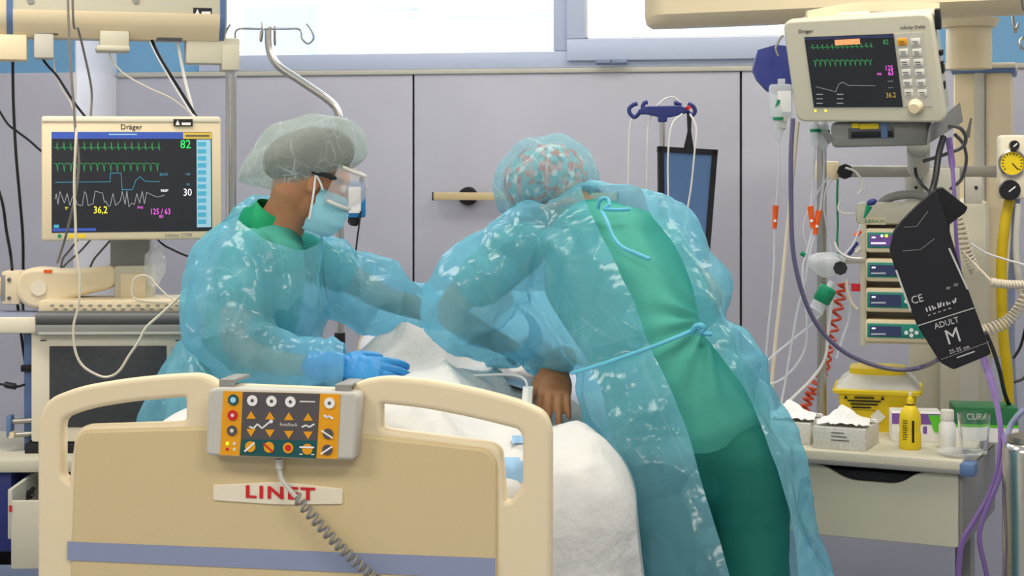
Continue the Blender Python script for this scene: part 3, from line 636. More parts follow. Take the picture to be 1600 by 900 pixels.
for lb, pts in (('thin white line hanging from the leftmost blue hook', [(990, 180, DS), (984, 200, DS), (982, 260, DS), (981, 340, DS), (981, 480, DS)]), ('thin white line between the blue hooks and the wall rail', [(1020, 178, DS), (1013, 195, DS), (1011, 260, DS), (1011, 340, DS), (1011, 480, DS)]),
                ('white line hanging over the left side of the blue bag', [(1066, 178, DS-.1), (1050, 195, DS-.12), (1044, 240, DS-.13), (1044, 300, DS-.13), (1046, 380, DS-.13), (1046, 470, DS-.13)]),
                ('white line crossing the middle of the blue bag', [(1078, 178, DS-.1), (1088, 200, DS-.12), (1085, 240, DS-.13), (1080, 290, DS-.13), (1072, 340, DS-.13), (1064, 400, DS-.13)]),
                ('white loop of line over the blue hook head', [(1026, 166, DS), (1038, 155, DS), (1052, 152, DS), (1062, 160, DS), (1064, 168, DS)])):
    cable('infusion_line', lb, pts, .0032, 'cable_white', 'lines on the blue hooked stand', cat='tube')
# ceiling arm and equipment tower
MR = yawframe(1100, 36, 4.75, -26)
ra = thing('ceiling_pendant', 'broad beige ceiling-hung arm across the upper right', 'ceiling arm', MR)
x0 = L(MR, 1018, 20).x; pr = [(-.1, .6), (-.1, .02), (-.07, -.005), (.02, -.012), (.12, 0), (.14, .6)]
def armsec(x, k=1.0): return [Vector((x, y*k, z if z < .5 else .6)) for y, z in pr]
part('housing', B().rings([armsec(x0, .55), armsec(x0+.03, .85), armsec(x0+.08, 1), armsec(x0+1.05, 1)]), 'beige', ra)
part('end_housing', B().rings([armsec(x0+1.055, 1.03), armsec(x0+1.5, 1.03)]), 'putty', ra)
part('seam', B().rings([armsec(x0+1.05, .99), armsec(x0+1.055, .99)]), 'grey', ra)
part('ceiling_tube', B().cyl((x0+.7, .0, .55), (x0+.7, 0, ZC-MR.translation.z), .08, n=24), 'beige', ra)
q = P(1514, 30, 4.75); part('collar', B().cyl(q, q+Vector((0, 0, -.024)), .085, .075, n=32), 'beige', ra, world=True)
q = P(1514, 22, 4.75); part('drop_tube', B().cyl(q, P(1514, 108, 4.75), .064, n=32), 'beige', ra, world=True)
MTw = yawframe(1535, 110, 4.85, -18)
tw = thing('equipment_tower', 'tall beige equipment column with blue band hanging under the ceiling arm', 'equipment column', MTw)
rect('column', MTw, (1490, 112), (1581, 560), 0, .26, 'beige', tw, .012); rect('blue_band', MTw, (1486, 106), (1586, 113), -.006, .27, 'slate_blue', tw, .003); rect('lid', MTw, (1484, 99), (1588, 106), -.01, .28, 'ivory', tw, .006)
rect('channel', MTw, (1522, 114), (1540, 556), -.004, .008, 'grey_light', tw, .001); rect('channel_gap', MTw, (1538, 114), (1541, 556), -.006, .008, 'grey', tw)
rect('lower_column', MTw, (1468, 311), (1545, 690), -.1, .22, 'putty', tw, .03); rect('lower_channel', MTw, (1500, 560), (1530, 688), -.104, .006, 'grey_light', tw)
rect('back_plate', MTw, (1420, 470), (1490, 690), .02, .03, 'putty', tw, .004)
# device rail
MRl = yawframe(1400, 268, 4.55, -4)
rl = thing('device_rail', 'horizontal steel equipment rail under the right monitor', 'rail', MRl)
rect('rail', MRl, (1278, 259), (1562, 277), 0, .012, 'steel_dull', rl, .002); rect('end_block', MRl, (1275, 252), (1311, 281), -.012, .04, 'beige', rl, .004)
for a, b_ in ((1415, 1440), (1508, 1535)): rect('bracket', MRl, (a, 276), (b_, 318), .0, .02, 'grey_light', rl, .002); disc('bolt', MRl, ((a+b_)/2+4, 293), 2.5, -.004, .006, 'black', rl, 4.55, 8)
q = L(MRl, 1321, 268, -.03); part('knob', B().cyl(q, q+Vector((0, .03, 0)), .021, n=8), 'black', rl)
rect('mount_post', MRl, (1424, 225), (1446, 262), -.01, .04, 'grey_light', rl, .003); rect('mount_post', MRl, (1444, 262), (1500, 320), -.03, .08, 'grey_light', rl, .004)
# ---------------------------------------------------------------- right monitor
MD = frame(1352, 108, 4.1, (138, -3, -62), (15, 112, 28)); DD = 4.1
dm = thing('patient_monitor', 'compact beige patient monitor with button columns and round knob, tilted at upper right', 'monitor', MD)
def ml(px, py, y=0): v = L(MD, px, py, y); return (v.x, v.z)
fm = shape2d([rpoly([ml(1224, 35), ml(1452, 22), ml(1477, 190), ml(1246, 189)], .022, 6)], .035, .006, 2); part('bezel', fm, 'putty', dm, ang=60)
bm_ = shape2d([rpoly([ml(1226, 37), ml(1450, 24), ml(1475, 188), ml(1248, 187)], .022, 6)], .014); bm_.transform(Matrix.Translation((0, .035, 0))); part('blue_band', bm_, 'slate_blue', dm)
bm2 = shape2d([rpoly([ml(1232, 42), ml(1448, 28), ml(1471, 186), ml(1254, 184)], .015, 4)], .07, .004); bm2.transform(Matrix.Translation((0, .049, 0))); bk = part('back_housing', bm2, 'grey_light', dm)
xr_ = ml(1471, 186)[0]
for z0, h in ((.075, .05), (.01, .012), (-.012, .006), (-.035, .02), (-.075, .018)):
    part('port', B().box((xr_-.012, .07, z0), (xr_+.001, .09, z0+h), .001), 'black', bk)
rect('top_handle', MD, (1306, 22), (1358, 30), .02, .02, 'ivory', dm, .004)
ar_ = [P(1262, 24, 4.2), P(1330, 12, 4.22), (P(1400, 9, 4.24)), P(1468, 12, 4.22)]
part('carry_handle', B().rings([[p+o for o in (UP*.012, FW*.03+UP*.012, FW*.03-UP*.014, -UP*.014)] for p in catmull(ar_, 5)]), 'beige', dm, world=True)
sc2 = part('screen', B().prism([ml(1257, 58), ml(1396, 52.5), ml(1411, 167), ml(1272, 167.5)], -.002, .002), 'screen_on', dm)
fld = part('button_field', B().prism([ml(1398, 53), ml(1441, 50), ml(1457, 166), ml(1413, 167)], -.0015, .002), 'grey_light', dm)
for i, y in enumerate((66, 82, 98, 114, 130, 145.5)):
    for k, x in enumerate((1409.5+2.1*i, 1430.5+2.1*i)):
        b_ = rect('button', MD, (x-7.5, y-5), (x+7.5, y+5), -.005, .005, 'amber' if (i, k) == (0, 0) else 'offwhite', dm, .001)
        part('button_print', B().ribbon([ml(x-4.5, y-1.5), ml(x+4, y-1.5)], .0022, -.0056).ribbon([ml(x-3, y+2), ml(x+4.5, y+2)], .0018, -.0056), 'charcoal', b_)
part('divider', B().ribbon([ml(1411, 138), ml(1452, 137)], .002, -.0022), 'offwhite', fld)
q = L(MD, 1431, 166, 0); kb = part('knob', B().lathe([(.019, 0), (.019, .006), (.015, .012), (.0145, .022), (.012, .025), (.001, .025)], q, (0, -1, 0), 28), 'beige', dm)
text('Dr\u00e4ger', MD, (1259, 49), 6, -.001, 'black', dm, DD); text('infinity Delta', MD, (1426, 42.5), 5.5, -.001, 'charcoal', dm, DD)
for x in (1274, 1290): disc('indicator', MD, (x, 173), 2, -.001, .002, 'led_yellow', dm, DD, 10)
def t2(pts, m, w=.0011): part('trace', B().ribbon([ml(*p) for p in pts], w, -.0026), m, sc2)
w1 = []
for i in range(13): x = 1266+i*7.6; w1 += [(x, 74.5-i*.2), (x+3, 74-i*.2), (x+4, 69-i*.2), (x+5, 77-i*.2), (x+6, 74-i*.2)]
t2(w1, 'led_dkgreen')
w2 = []
for i in range(12): x = 1270+i*7.8; w2 += [(x, 95), (x+3, 94), (x+4.4, 104-i*.2), (x+5.5, 93), (x+7, 92)]
t2(w2, 'led_dkgreen')
t2([(1275, 135), (1306, 143), (1311, 131), (1318, 128), (1326, 133), (1340, 133), (1368, 133.5)], 'led_grey')
rect('screen_field', MD, (1304, 62.5), (1344, 69), -.003, .0008, 'led_orange', sc2); part('screen_field', B().prism([ml(1258, 59), ml(1396, 54), ml(1397, 58), ml(1258.5, 62)], -.0028, -.002), 'led_display', sc2)
for s, p, sz, m in (('82', (1384, 66), 8, 'led_dkgreen'), ('125', (1389, 106.5), 8, 'led_magenta'), ('63', (1392, 114.5), 8, 'led_magenta'), ('36.2', (1392, 149), 8.5, 'led_gold'), ('PNI', (1374, 116), 4, 'led_magenta'), ('* * *', (1391, 128), 4, 'led_grey'), ('* * *', (1392, 138), 4, 'led_grey')):
    text(s, MD, p, sz, -.003, m, sc2, DD, squeeze=.8)
for y in (147, 154, 161): t2([(1276, y), (1286, y)], 'led_grey', .002); t2([(1308, y), (1318, y)], 'led_grey', .002)
# docking base
MDo = frame(1390, 210, 4.15, (138, -3, -45), (5, 112, 14))
dk = thing('monitor_dock', 'dark grey docking base with yellow sticker under the tilted monitor', 'dock', MDo)
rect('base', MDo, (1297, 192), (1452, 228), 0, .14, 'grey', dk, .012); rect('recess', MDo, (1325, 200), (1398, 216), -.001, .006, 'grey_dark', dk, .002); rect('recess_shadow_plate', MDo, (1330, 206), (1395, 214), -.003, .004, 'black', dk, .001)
rect('yellow_sticker', MDo, (1343, 193.5), (1373, 201), -.002, .002, 'yellow', dk); rect('yellow_sticker', MDo, (1331, 193), (1342, 200), -.002, .002, 'yellow', dk); rect('blue_strap', MDo, (1376, 192), (1387, 215), -.004, .003, 'slate_blue', dk)
part('side_arm', B().rings([[P(1448, 226, 4.08), P(1452, 197, 4.08), P(1500, 160, 4.2), P(1505, 190, 4.2)], [P(1446, 228, 4.2), P(1450, 199, 4.2), P(1497, 162, 4.32), P(1502, 192, 4.32)]]), 'grey', dk, world=True)
part('release_lever', B().rings([[P(1282, 205, 4.1), P(1292, 202, 4.1), P(1304, 218, 4.1), P(1294, 226, 4.1)], [P(1282, 205, 4.14), P(1292, 202, 4.14), P(1304, 218, 4.14), P(1294, 226, 4.14)]]), 'grey_dark', dk, world=True)
part('latch_plate', B().rings([[P(1508, 213, 4.2), P(1515, 216, 4.2), P(1519, 185, 4.2), P(1516, 184, 4.2)], [P(1508, 213, 4.22), P(1515, 216, 4.22), P(1519, 185, 4.22), P(1516, 184, 4.22)]]), 'grey_dark', dk, world=True)
part('pivot', B().cyl(P(1435, 229, 4.3), P(1435, 262, 4.5), .03, n=20), 'grey_light', dk, world=True)
# steel upright
q = P(1284, 195, 4.42)
up = solo('steel_upright', B().cyl(q, P(1284, 652, 4.42), .0125, n=16), 'steel_dull', 'vertical steel tube rising from the right trolley behind the drip lines', 'pole')
# ---------------------------------------------------------------- pump rack with four pumps
MP_ = yawframe(1420, 430, 4.28, -14); DPm = 4.28
rk = thing('pump_rack', 'beige pump rack with grey top handle holding four infusion pumps', 'pump rack', MP_)
rect('back_body', MP_, (1345, 318), (1492, 540), .06, .1, 'putty', rk, .006); rect('side_post', MP_, (1344, 330), (1354, 540), -.01, .1, 'putty', rk, .002); rect('side_post', MP_, (1484, 330), (1494, 540), -.01, .1, 'putty', rk, .002)
rect('head', MP_, (1337, 316), (1492, 352), -.015, .12, 'putty', rk, .012)
hnd = [L(MP_, *p, .03) for p in ((1373, 322), (1385, 311), (1405, 305), (1430, 304), (1452, 310), (1462, 322))]
part('handle', B().tube(hnd, .012, n=12), 'grey', rk); rect('brand_strip', MP_, (1353, 340), (1384, 351), -.017, .004, 'beige', rk); text('B|BRAUN', MP_, (1367, 346), 5.5, -.018, 'green', rk, DPm)
for i, (a, b_) in enumerate(((357, 396), (404, 442), (450, 490), (499, 537))):
    Mp = MP_.copy(); pt = thing('infusion_pump', ('topmost green-faced infusion pump in the rack, its display lit', 'second green-faced infusion pump from the top of the rack', 'third green-faced infusion pump from the top of the rack', 'lowest green-faced infusion pump in the rack, keypad showing')[i], 'infusion pump', Mp, 'stacked infusion pumps')
    rect('housing', Mp, (1352, a), (1482, b_), -.03, .088, 'beige', pt, .008)
    fc = rect('face_plate', Mp, (1355, a+6), (1478, b_-7), -.033, .005, 'teal', pt, .003)
    rect('display', Mp, (1359, a+10), (1408, b_-11), -.035, .004, 'led_display' if i else 'purple', fc)
    part('display_text', B().ribbon([(lambda v: (v.x, v.z))(L(Mp, x, a+y, -.036)) for x, y in ((1362, 14), (1368, 14))], .004, -.0356), 'led_white', fc); part('display_text', B().ribbon([(lambda v: (v.x, v.z))(L(Mp, x, a+y, -.036)) for x, y in ((1361, 23), (1384, 23))], .004, -.0356), 'led_white' if not i else 'led_grey', fc)
    for x, y in ((1416, 21), (1424, 17), (1424, 25), (1432, 21)): disc('key', Mp, (x, a+y), 3.2, -.036, .004, 'white', fc, DPm, 12)
    if i == 0: disc('indicator', Mp, (1385, a+11.5), 2.6, -.0365, .002, 'led_lime', fc, DPm, 10); disc('indicator', Mp, (1378, a+11.5), 2.2, -.0365, .002, 'led_white', fc, DPm, 10)
bl = B(); bmesh.ops.create_uvsphere(bl.bm, u_segments=16, v_segments=10, radius=1)
for v in bl.bm.verts: v.co = P(1362, 316, 4.2)+RT*(v.co.x*.013+v.co.z*.004)+UP*(v.co.z*.009)+FW*v.co.y*.009
solo('blue_cap', bl, 'navy', 'small blue cap on top of the pump rack', 'cap'); solo('green_cap', B().cyl(P(1358, 322, 4.18), P(1350, 341, 4.18), .009, .002, n=10), 'green', 'small pointed green cap at the pump rack corner', 'cap')
# ---------------------------------------------------------------- blood pressure cuff
MK = frame(1468, 440, 3.9, (1, -.32, -.15), (.32, 1, .05))
ck = thing('blood_pressure_cuff', 'black adult blood pressure cuff hanging folded in front of the pumps', 'blood pressure cuff', MK)
def kl(p, y=0.0): v = L(MK, *p, y); return (v.x, v.z)
cuff = rpoly([kl(p) for p in ((1462, 297), (1480, 352), (1502, 424), (1524, 486), (1536, 518), (1548, 553), (1490, 577), (1470, 566), (1434, 508), (1418, 470), (1398, 415), (1391, 390), (1397, 362), (1410, 345), (1436, 319))], .006)
cmh = shape2d([cuff], .012, .003, 2); part('cuff', cmh, 'black_soft', ck, ang=60)
fl = rpoly([kl(p, .02) for p in ((1462, 295), (1472, 293), (1511, 324), (1507, 332), (1477, 354), (1473, 350))], .003); fm_ = shape2d([fl], .012, .003); fm_.transform(Matrix.Translation((0, .016, 0))); part('folded_end', fm_, 'black', ck)
def kr(a, b_, w, m='led_grey', nm='seam'): part(nm, B().ribbon([kl(a, -.001), kl(b_, -.001)], w, -.001), m, ck)
mat('print_white', (205, 205, 205), .6)
kr((1434, 509), (1522, 481), .0022, 'print_white'); kr((1470, 562), (1546, 534), .0016, 'grey'); kr((1400, 422), (1423, 486), .0045, 'print_white'); kr((1483, 388), (1512, 452), .0045, 'print_white')
kr((1413, 355), (1432, 354), .0014, 'grey'); kr((1432, 354), (1450, 330), .0014, 'grey'); kr((1410, 392), (1438, 390), .0014, 'grey'); kr((1438, 390), (1460, 373), .0014, 'grey')
for s, p, sz in (('ADULT', (1479, 505), 10), ('M', (1489, 526), 25), ('25-35 cm', (1499, 546), 7), ('CE', (1433, 468), 13)): text(s, MK, p, sz, -.0012, 'print_white', ck, 3.9, squeeze=.9)
rnd = random.Random(5)
for k in range(11):
    x, y = 1447+k*4.6, 487-k*1.45; h = rnd.uniform(3, 8); kr((x, y-h), (x+rnd.uniform(-1, 3), y), .0036, 'print_white', 'print')
for k in range(5): x, y = 1450+k*8, 493-k*2.6; kr((x, y), (x+4, y-1.3), .002, 'print_white', 'print')
for x, y in ((1481, 450), (1493, 445)): kr((x-3, y+2), (x+4, y-2), .003, 'grey', 'print'); kr((x-2, y-2), (x+3, y+2), .003, 'grey', 'print')
kr((1495, 559), (1523, 549), .003, 'print_white', 'print')
# ---------------------------------------------------------------- infusion bag and lines
DI = 4.4
nb = thing('pressure_bag', 'navy blue pressure cuff bag wrapped around a drip bag left of the tilted monitor', 'pressure bag', P(1210, 165, DI))
nbp = [P(*p, DI+.03) for p in ((1184, 78), (1212, 70), (1236, 72), (1242, 110), (1238, 150), (1230, 168), (1222, 166), (1216, 148), (1200, 142), (1184, 125), (1177, 110))]
part('sleeve', B().rings([nbp, [p+FW*.03 for p in nbp]]), 'navy', nb, world=True)
part('hanger', B().tube([P(*p, DI) for p in ((1216, 88), (1212, 76), (1218, 62), (1224, 55))], .003), 'steel_dull', nb, world=True)
ib = thing('infusion_bag', 'clear infusion bag with white label hanging left of the tilted monitor', 'infusion bag', P(1218, 160, DI))
a, b_ = P(1201, 87, DI), P(1236, 140, DI); Mib = yawframe(1218, 115, DI, 0)
rect('pouch', Mib, (1201, 86), (1238, 139), 0, .024, 'clear_soft', ib, .009); rect('label', Mib, (1215, 97), (1236, 130), -.002, .002, 'white', ib); rect('hanging_tab', Mib, (1214, 78), (1226, 88), .008, .006, 'clear_soft', ib, .002)
q = L(Mib, 1219, 138, .012); part('port_cap', B().lathe([(.017, 0), (.017, .012), (.014, .014), (.014, .03), (.009, .034)], q, (0, 0, -1), 20), 'offwhite', ib)
part('spike', B().cyl(P(1217, 156, DI), P(1214, 168, DI), .005, n=10), 'green', ib, world=True)
def drip(name, label, px, y0, y1, d):
    t = thing(name, label, 'drip chamber', P(px, y1, d), 'drip chambers')
    q0, q1 = P(px, y0, d), P(px, y1, d); h = q1.z-q0.z
    part('chamber', B().lathe([(.004, 0), (.009, -.012), (.0125, -.02), (.0125, h*.75), (.009, h*.85), (.004, h)], q0, (0, 0, 1), 16), 'clear_soft', t, world=True)
    part('green_ring', B().cyl(q0+Vector((0, 0, h*.34)), q0+Vector((0, 0, h*.34-.008)), .0145, n=18), 'green', t, world=True)
drip('drip_chamber', 'drip chamber with green ring directly under the clear infusion bag', 1216, 163, 222, DI); drip('drip_chamber', 'drip chamber with green ring under the monitor, left one', 1274, 186, 232, 4.3); drip('drip_chamber', 'drip chamber with green ring under the monitor, right one', 1288, 186, 236, 4.3)
def clampo(label, a, b_, d=4.3):
    t = thing('roller_clamp', label, 'clamp', P(*b_, d), 'orange clamps on the drip lines')
    part('body', B().cyl(P(*a, d), P(*b_, d), .0085, .006, n=10), 'orange', t, world=True); c = (a[0]+b_[0])/2, (a[1]+b_[1])/2+6
    part('roller', B().cyl(P(*c, d-.009), P(*c, d+.009), .004, n=10), 'white', t, world=True)
clampo('orange roller clamp hanging alone on the leftmost drip line', (1212, 321), (1210, 357), DI); clampo('upper left of the two orange clamps beside the steel tube', (1266, 322), (1270, 356)); clampo('lower right of the two orange clamps beside the steel tube', (1280, 329), (1273, 366))
def line(label, pts, d=4.3, r=.0030, m='tubing', nm='infusion_line', cat='tube', group='clear drip lines by the right trolley'):
    cable(nm, label, [(p[0], p[1], p[2] if len(p) > 2 else d) for p in pts], r, m, group, cat=cat)
line('clear line from the infusion bag down past the lone orange clamp', [(1217, 220, DI), (1217, 260, DI), (1213, 320, DI), (1210, 358, DI), (1209, 420, DI), (1204, 480, DI), (1198, 540, DI), (1197, 600, DI), (1197, 650, DI)], DI)
line('clear line from the left chamber to the upper orange clamp', [(1273, 231), (1271, 270), (1267, 322)]); line('clear line from the right chamber to the lower orange clamp', [(1288, 236), (1287, 280), (1281, 330)])
line('clear line bowing left from under the orange clamps', [(1270, 356), (1262, 390), (1254, 420), (1258, 470), (1261, 510), (1256, 550), (1232, 584), (1205, 600), (1189, 596), (1187, 584), (1200, 563), (1232, 536), (1268, 507), (1285, 490)])
line('clear line falling steeply to the tissue boxes', [(1273, 366), (1264, 400), (1258, 440), (1247, 480), (1238, 530), (1228, 590), (1218, 645)]); line('clear line crossing from the steel tube to the tissue boxes', [(1300, 470), (1294, 520), (1289, 560), (1270, 590), (1240, 620), (1215, 645)], 4.32, .0038, 'cable_white')
line('white loop of tubing beside the black rail knob', [(1321, 262), (1336, 268), (1346, 282), (1347, 296), (1340, 303)], 4.4, .003, 'cable_white'); line('white tubing curl left of the pump rack', [(1314, 313), (1310, 325), (1316, 333), (1334, 334)], 4.3, .0035, 'cable_white')
line('clear line arching from the rail block down behind the mask', [(1300, 280), (1290, 300), (1288, 330), (1296, 370), (1300, 400)], 4.35); line('clear line hanging below the pump rack corner', [(1330, 470), (1326, 500), (1316, 530), (1307, 560)], 4.3)
line('clear line from the rail block outward to the left', [(1296, 275), (1278, 300), (1262, 330), (1255, 360), (1262, 385), (1275, 410)], 4.33); line('clear line rising to the blue tap', [(1305, 410), (1322, 395), (1335, 378), (1345, 350)], 4.25)
line('white pressure line curling over the mask', [(1304, 378), (1310, 392), (1325, 402), (1346, 404)], 4.22, .0032, 'cable_white'); line('dark green line hanging beside the steel tube', [(1309, 280), (1308, 310), (1309, 350), (1308, 380), (1312, 410)], 4.33, .003, 'green', 'gas_line', 'tube', None)
line('cream stiff lead slanting down left of the steel tube', [(1247, 190), (1243, 230), (1236, 300), (1229, 370), (1221, 450), (1212, 530), (1206, 600), (1203, 650)], 4.36, .0052, 'cable_cream', 'sensor_lead', 'cable', None)
line('slate purple hose sweeping under the pump rack to the cuff', [(1239, 185), (1236, 240), (1236, 310), (1238, 380), (1246, 430), (1262, 480), (1286, 520), (1322, 552), (1370, 572), (1412, 578), (1445, 572), (1466, 562, 4.0)], 4.2, .0062, 'cable_slate', 'pressure_hose', 'hose', None)
# oxygen mask, humidifier bottle, coiled orange hose
mk = thing('oxygen_mask', 'clear plastic oxygen mask hanging by the steel tube', 'oxygen mask', P(1290, 438, 4.25))
b = B(); bmesh.ops.create_uvsphere(b.bm, u_segments=24, v_segments=16, radius=1)
for v in b.bm.verts: z_ = v.co.z; v.co = P(1291, 414, 4.25)+RT*(v.co.x*.047*(1+.35*z_))+FW*v.co.y*.035*(1+.3*z_)+UP*(z_*.033)
part('cup', b, 'clear_soft', mk, world=True); part('valve', B().cyl(P(1313, 419, 4.2), P(1313, 419, 4.25), .018, n=8), 'black', mk, world=True); part('strap_tip', B().cyl(P(1251, 395, 4.25), P(1258, 399, 4.25), .006, n=8), 'green', mk, world=True)
ht = thing('nebulizer', 'clear nebulizer cup with broad green collar below the oxygen mask', 'nebulizer', P(1272, 492, 4.22))
ax_ = (P(1270, 494, 4.22)-P(1300, 440, 4.22)); LN = ax_.length; b = B(); part('collar', b.lathe([(.019, LN*.16), (.023, LN*.2), (.023, LN*.55), (.019, LN*.6)], P(1300, 440, 4.22), ax_, 20), 'green', ht, world=True)
part('neck', B().lathe([(.008, 0), (.008, LN*.17)], P(1300, 440, 4.22), ax_, 14), 'clear_soft', ht, world=True); part('cup', B().lathe([(.02, LN*.6), (.019, LN*.8), (.021, LN*.82), (.012, LN*1.0)], P(1300, 440, 4.22), ax_, 20), 'clear_soft', ht, world=True)
def helix(pts, r, n_turn, sub=10, seg=10):
    cs = catmull([P(*p) for p in pts], sub); out = []; N = n_turn*seg
    for i in range(N+1):
        t = i/N*(len(cs)-1); k = min(int(t), len(cs)-2); p = cs[k].lerp(cs[k+1], t-k); tg = (cs[k+1]-cs[k]).normalized(); u = tg.cross(FW).normalized(); v = tg.cross(u); an = i/seg*2*math.pi
        out.append(p+(u*math.cos(an)+v*math.sin(an))*r)
    return out
solo('coiled_hose', B().tube(helix([(1318, 442, 4.5), (1312, 470, 4.5), (1303, 510, 4.5), (1293, 550, 4.5), (1286, 580, 4.52), (1272, 605, 4.55), (1262, 625, 4.55), (1256, 648, 4.55)], .0125, 17), .0042, n=6, smooth=False), 'orange_hose', 'orange coiled air hose behind the steel tube', 'hose')
solo('spiral_cable', B().tube(helix([(1535, 517, 4.3), (1556, 511, 4.3), (1574, 502, 4.3), (1588, 488, 4.3), (1600, 468, 4.3), (1612, 440, 4.3)], .0135, 17), .0036, n=6, smooth=False), 'cable_cream', 'cream coiled cord swinging out at the right edge below the regulator', 'cord')
solo('spiral_cable', B().tube(helix([(1549, 441, 4.25), (1570, 444, 4.25), (1595, 445, 4.25), (1620, 446, 4.25)], .008, 16), .0042, n=6, smooth=False), 'cable_cream', 'tight cream coiled cord running level off the right edge', 'cord')
solo('spiral_cable', B().tube(helix([(1495, 335, 4.4), (1503, 360, 4.4), (1510, 390, 4.4), (1518, 412, 4.4), (1524, 425, 4.4)], .013, 16), .003, n=6, smooth=False), 'cable_cream', 'cream coiled cord on the column behind the cuff', 'cord')
tp = thing('stopcock_rack', 'blue and white stopcock taps beside the pump rack', 'stopcock rack', P(1340, 400, 4.3))
for i, (x, y, m) in enumerate(((1336, 384, 'navy'), (1330, 394, 'navy'), (1341, 392, 'offwhite'), (1341, 366, 'orange'))): part('tap', B().cyl(P(x-5, y+3, 4.28), P(x+4, y-5, 4.28), .007, .005, n=10), m, tp, world=True)
part('holder_bar', B().cyl(P(1318, 406, 4.3), P(1350, 405, 4.3), .010, n=8), 'grey_light', tp, world=True); part('red_valve', B().cyl(P(1337, 443, 4.28), P(1337, 455, 4.28), .012, n=6), 'red', tp, world=True); part('valve_tube', B().tube([P(*p, 4.28) for p in ((1323, 436), (1324, 455), (1332, 475), (1340, 483))], .004), 'cable_cream', tp, world=True)
# suction regulator and hoses
MS = yawframe(1584, 260, 4.4, -8)
sg = thing('suction_regulator', 'cream vacuum regulator with yellow dial and black knobs at the right edge', 'regulator', MS)
rect('body', MS, (1562, 211), (1618, 311), 0, .06, 'ivory', sg, .008)
q = L(MS, 1581, 255, 0); gz = part('gauge_rim', B().lathe([(.036, 0), (.036, .008), (.031, .010), (.030, .004), (.001, .004)], q, (0, -1, 0), 32), 'steel', sg); disc('dial', MS, (1581, 255), 18, -.006, .003, 'yellow', gz, 4.4, 28)
for k in range(14): an = math.radians(-130+k*20); part('dial_mark', B().ribbon([(q.x+math.sin(an)*.022, q.z+math.cos(an)*.022), (q.x+math.sin(an)*.027, q.z+math.cos(an)*.027)], .0025, -.0066), 'black', gz)
part('needle', B().ribbon([(q.x, q.z), (q.x+.015, q.z-.017)], .003, -.007), 'black', gz)
for p, r_ in (((1584, 227), 7.5), ((1577, 297), 16)): v = L(MS, *p, 0); kk = part('knob', B().lathe([(r_*4.4/FP, 0), (r_*4.4/FP, .016), (r_*4.2/FP, .02), (.001, .02)], v, (0, -1, 0), 26), 'black', sg); part('knob_mark', B().ribbon([(v.x-.004, v.z-.004), (v.x+r_*.0008, v.z+r_*.0006)], .0035, -.0206), 'white', kk)
cable('suction_hose', 'thick yellow hose dropping from the vacuum regulator', [(1578, 312, 4.42), (1571, 345, 4.42), (1565, 400, 4.42), (1565, 470, 4.42), (1568, 530, 4.42), (1574, 580, 4.42), (1577, 645, 4.42), (1577, 700, 4.45)], .0145, 'yellow_hose', cat='hose', n=12)
cable('gas_hose', 'pale blue hose beside the yellow one at the right edge', [(1588, 308, 4.45), (1585, 380, 4.5), (1580, 450, 4.55), (1580, 560, 4.55), (1584, 640, 4.55)], .011, 'stripe_blue', cat='hose', n=10); cable('gas_hose', 'translucent grey tube at the right edge under the regulator', [(1592, 318, 4.38), (1588, 380, 4.38), (1591, 430, 4.38), (1602, 480, 4.38)], .009, 'grey_light', cat='hose', n=10)
cable('sensor_lead', 'thin white lead slanting across the column towards the right edge', [(1516, 380, 4.35), (1540, 395, 4.35), (1570, 405, 4.35), (1605, 415, 4.35)], .003, 'cable_white'); cable('sensor_lead', 'thin cream lead from the column to the level coiled cord', [(1503, 392, 4.3), (1520, 410, 4.3), (1540, 430, 4.27), (1550, 441, 4.25)], .0035, 'cable_cream')
cable('sensor_lead', 'black lead looping from the dock side down behind the rail', [(1478, 195, 4.15), (1500, 200, 4.15), (1509, 215, 4.18), (1503, 230, 4.2), (1480, 240, 4.25), (1443, 252, 4.3)], .005, 'grey_dark'); cable('sensor_lead', 'dark lead curling from the dock to the rail bracket', [(1492, 210, 4.2), (1505, 225, 4.22), (1510, 250, 4.25), (1502, 280, 4.3), (1485, 295, 4.35)], .0045, 'grey_dark')
cable('cuff_hose', 'black hose from the dock down to the top of the cuff', [(1474, 215, 4.1), (1467, 240, 4.05), (1462, 275, 4.0), (1456, 300, 3.96), (1452, 320, 3.96)], .008, 'black', cat='hose', n=10); cable('sensor_lead', 'purple lead from the dock passing behind the cuff', [(1482, 215, 4.12), (1487, 250, 4.12), (1491, 300, 4.1), (1494, 370, 4.1), (1499, 420, 4.1), (1508, 500, 4.1)], lambda t: .008 if t < .25 else .005, 'cable_purple')
cable('sensor_lead', 'short black lead with a clip left of the cuff top', [(1430, 262, 4.2), (1432, 275, 4.2), (1440, 288, 4.15), (1452, 300, 4.1), (1458, 310, 4.05)], .004, 'black')
cable('cuff_hose', 'black hose from the cuff end down behind the boxes', [(1540, 520, 3.95), (1551, 545, 4.0), (1562, 580, 4.1), (1570, 615, 4.2), (1580, 640, 4.25)], .0055, 'black', cat='hose'); cable('sensor_lead', 'purple lead hanging from the cuff over the trolley corner to the floor', [(1534, 558, 3.98), (1545, 590, 3.9), (1557, 630, 3.85), (1564, 680, 3.8), (1560, 730, 3.78), (1545, 775, 3.78), (1522, 815, 3.78), (1503, 850, 3.78), (1497, 900, 3.78), (1490, 960, 3.78)], .007, 'cable_purple')
cable('sensor_lead', 'second purple lead twisting beside the first at the trolley corner', [(1540, 560, 4.0), (1552, 600, 3.92), (1562, 660, 3.84), (1570, 700, 3.76), (1560, 750, 3.74), (1540, 800, 3.74), (1530, 840, 3.74), (1540, 890, 3.74), (1552, 950, 3.74)], .0055, 'cable_purple')
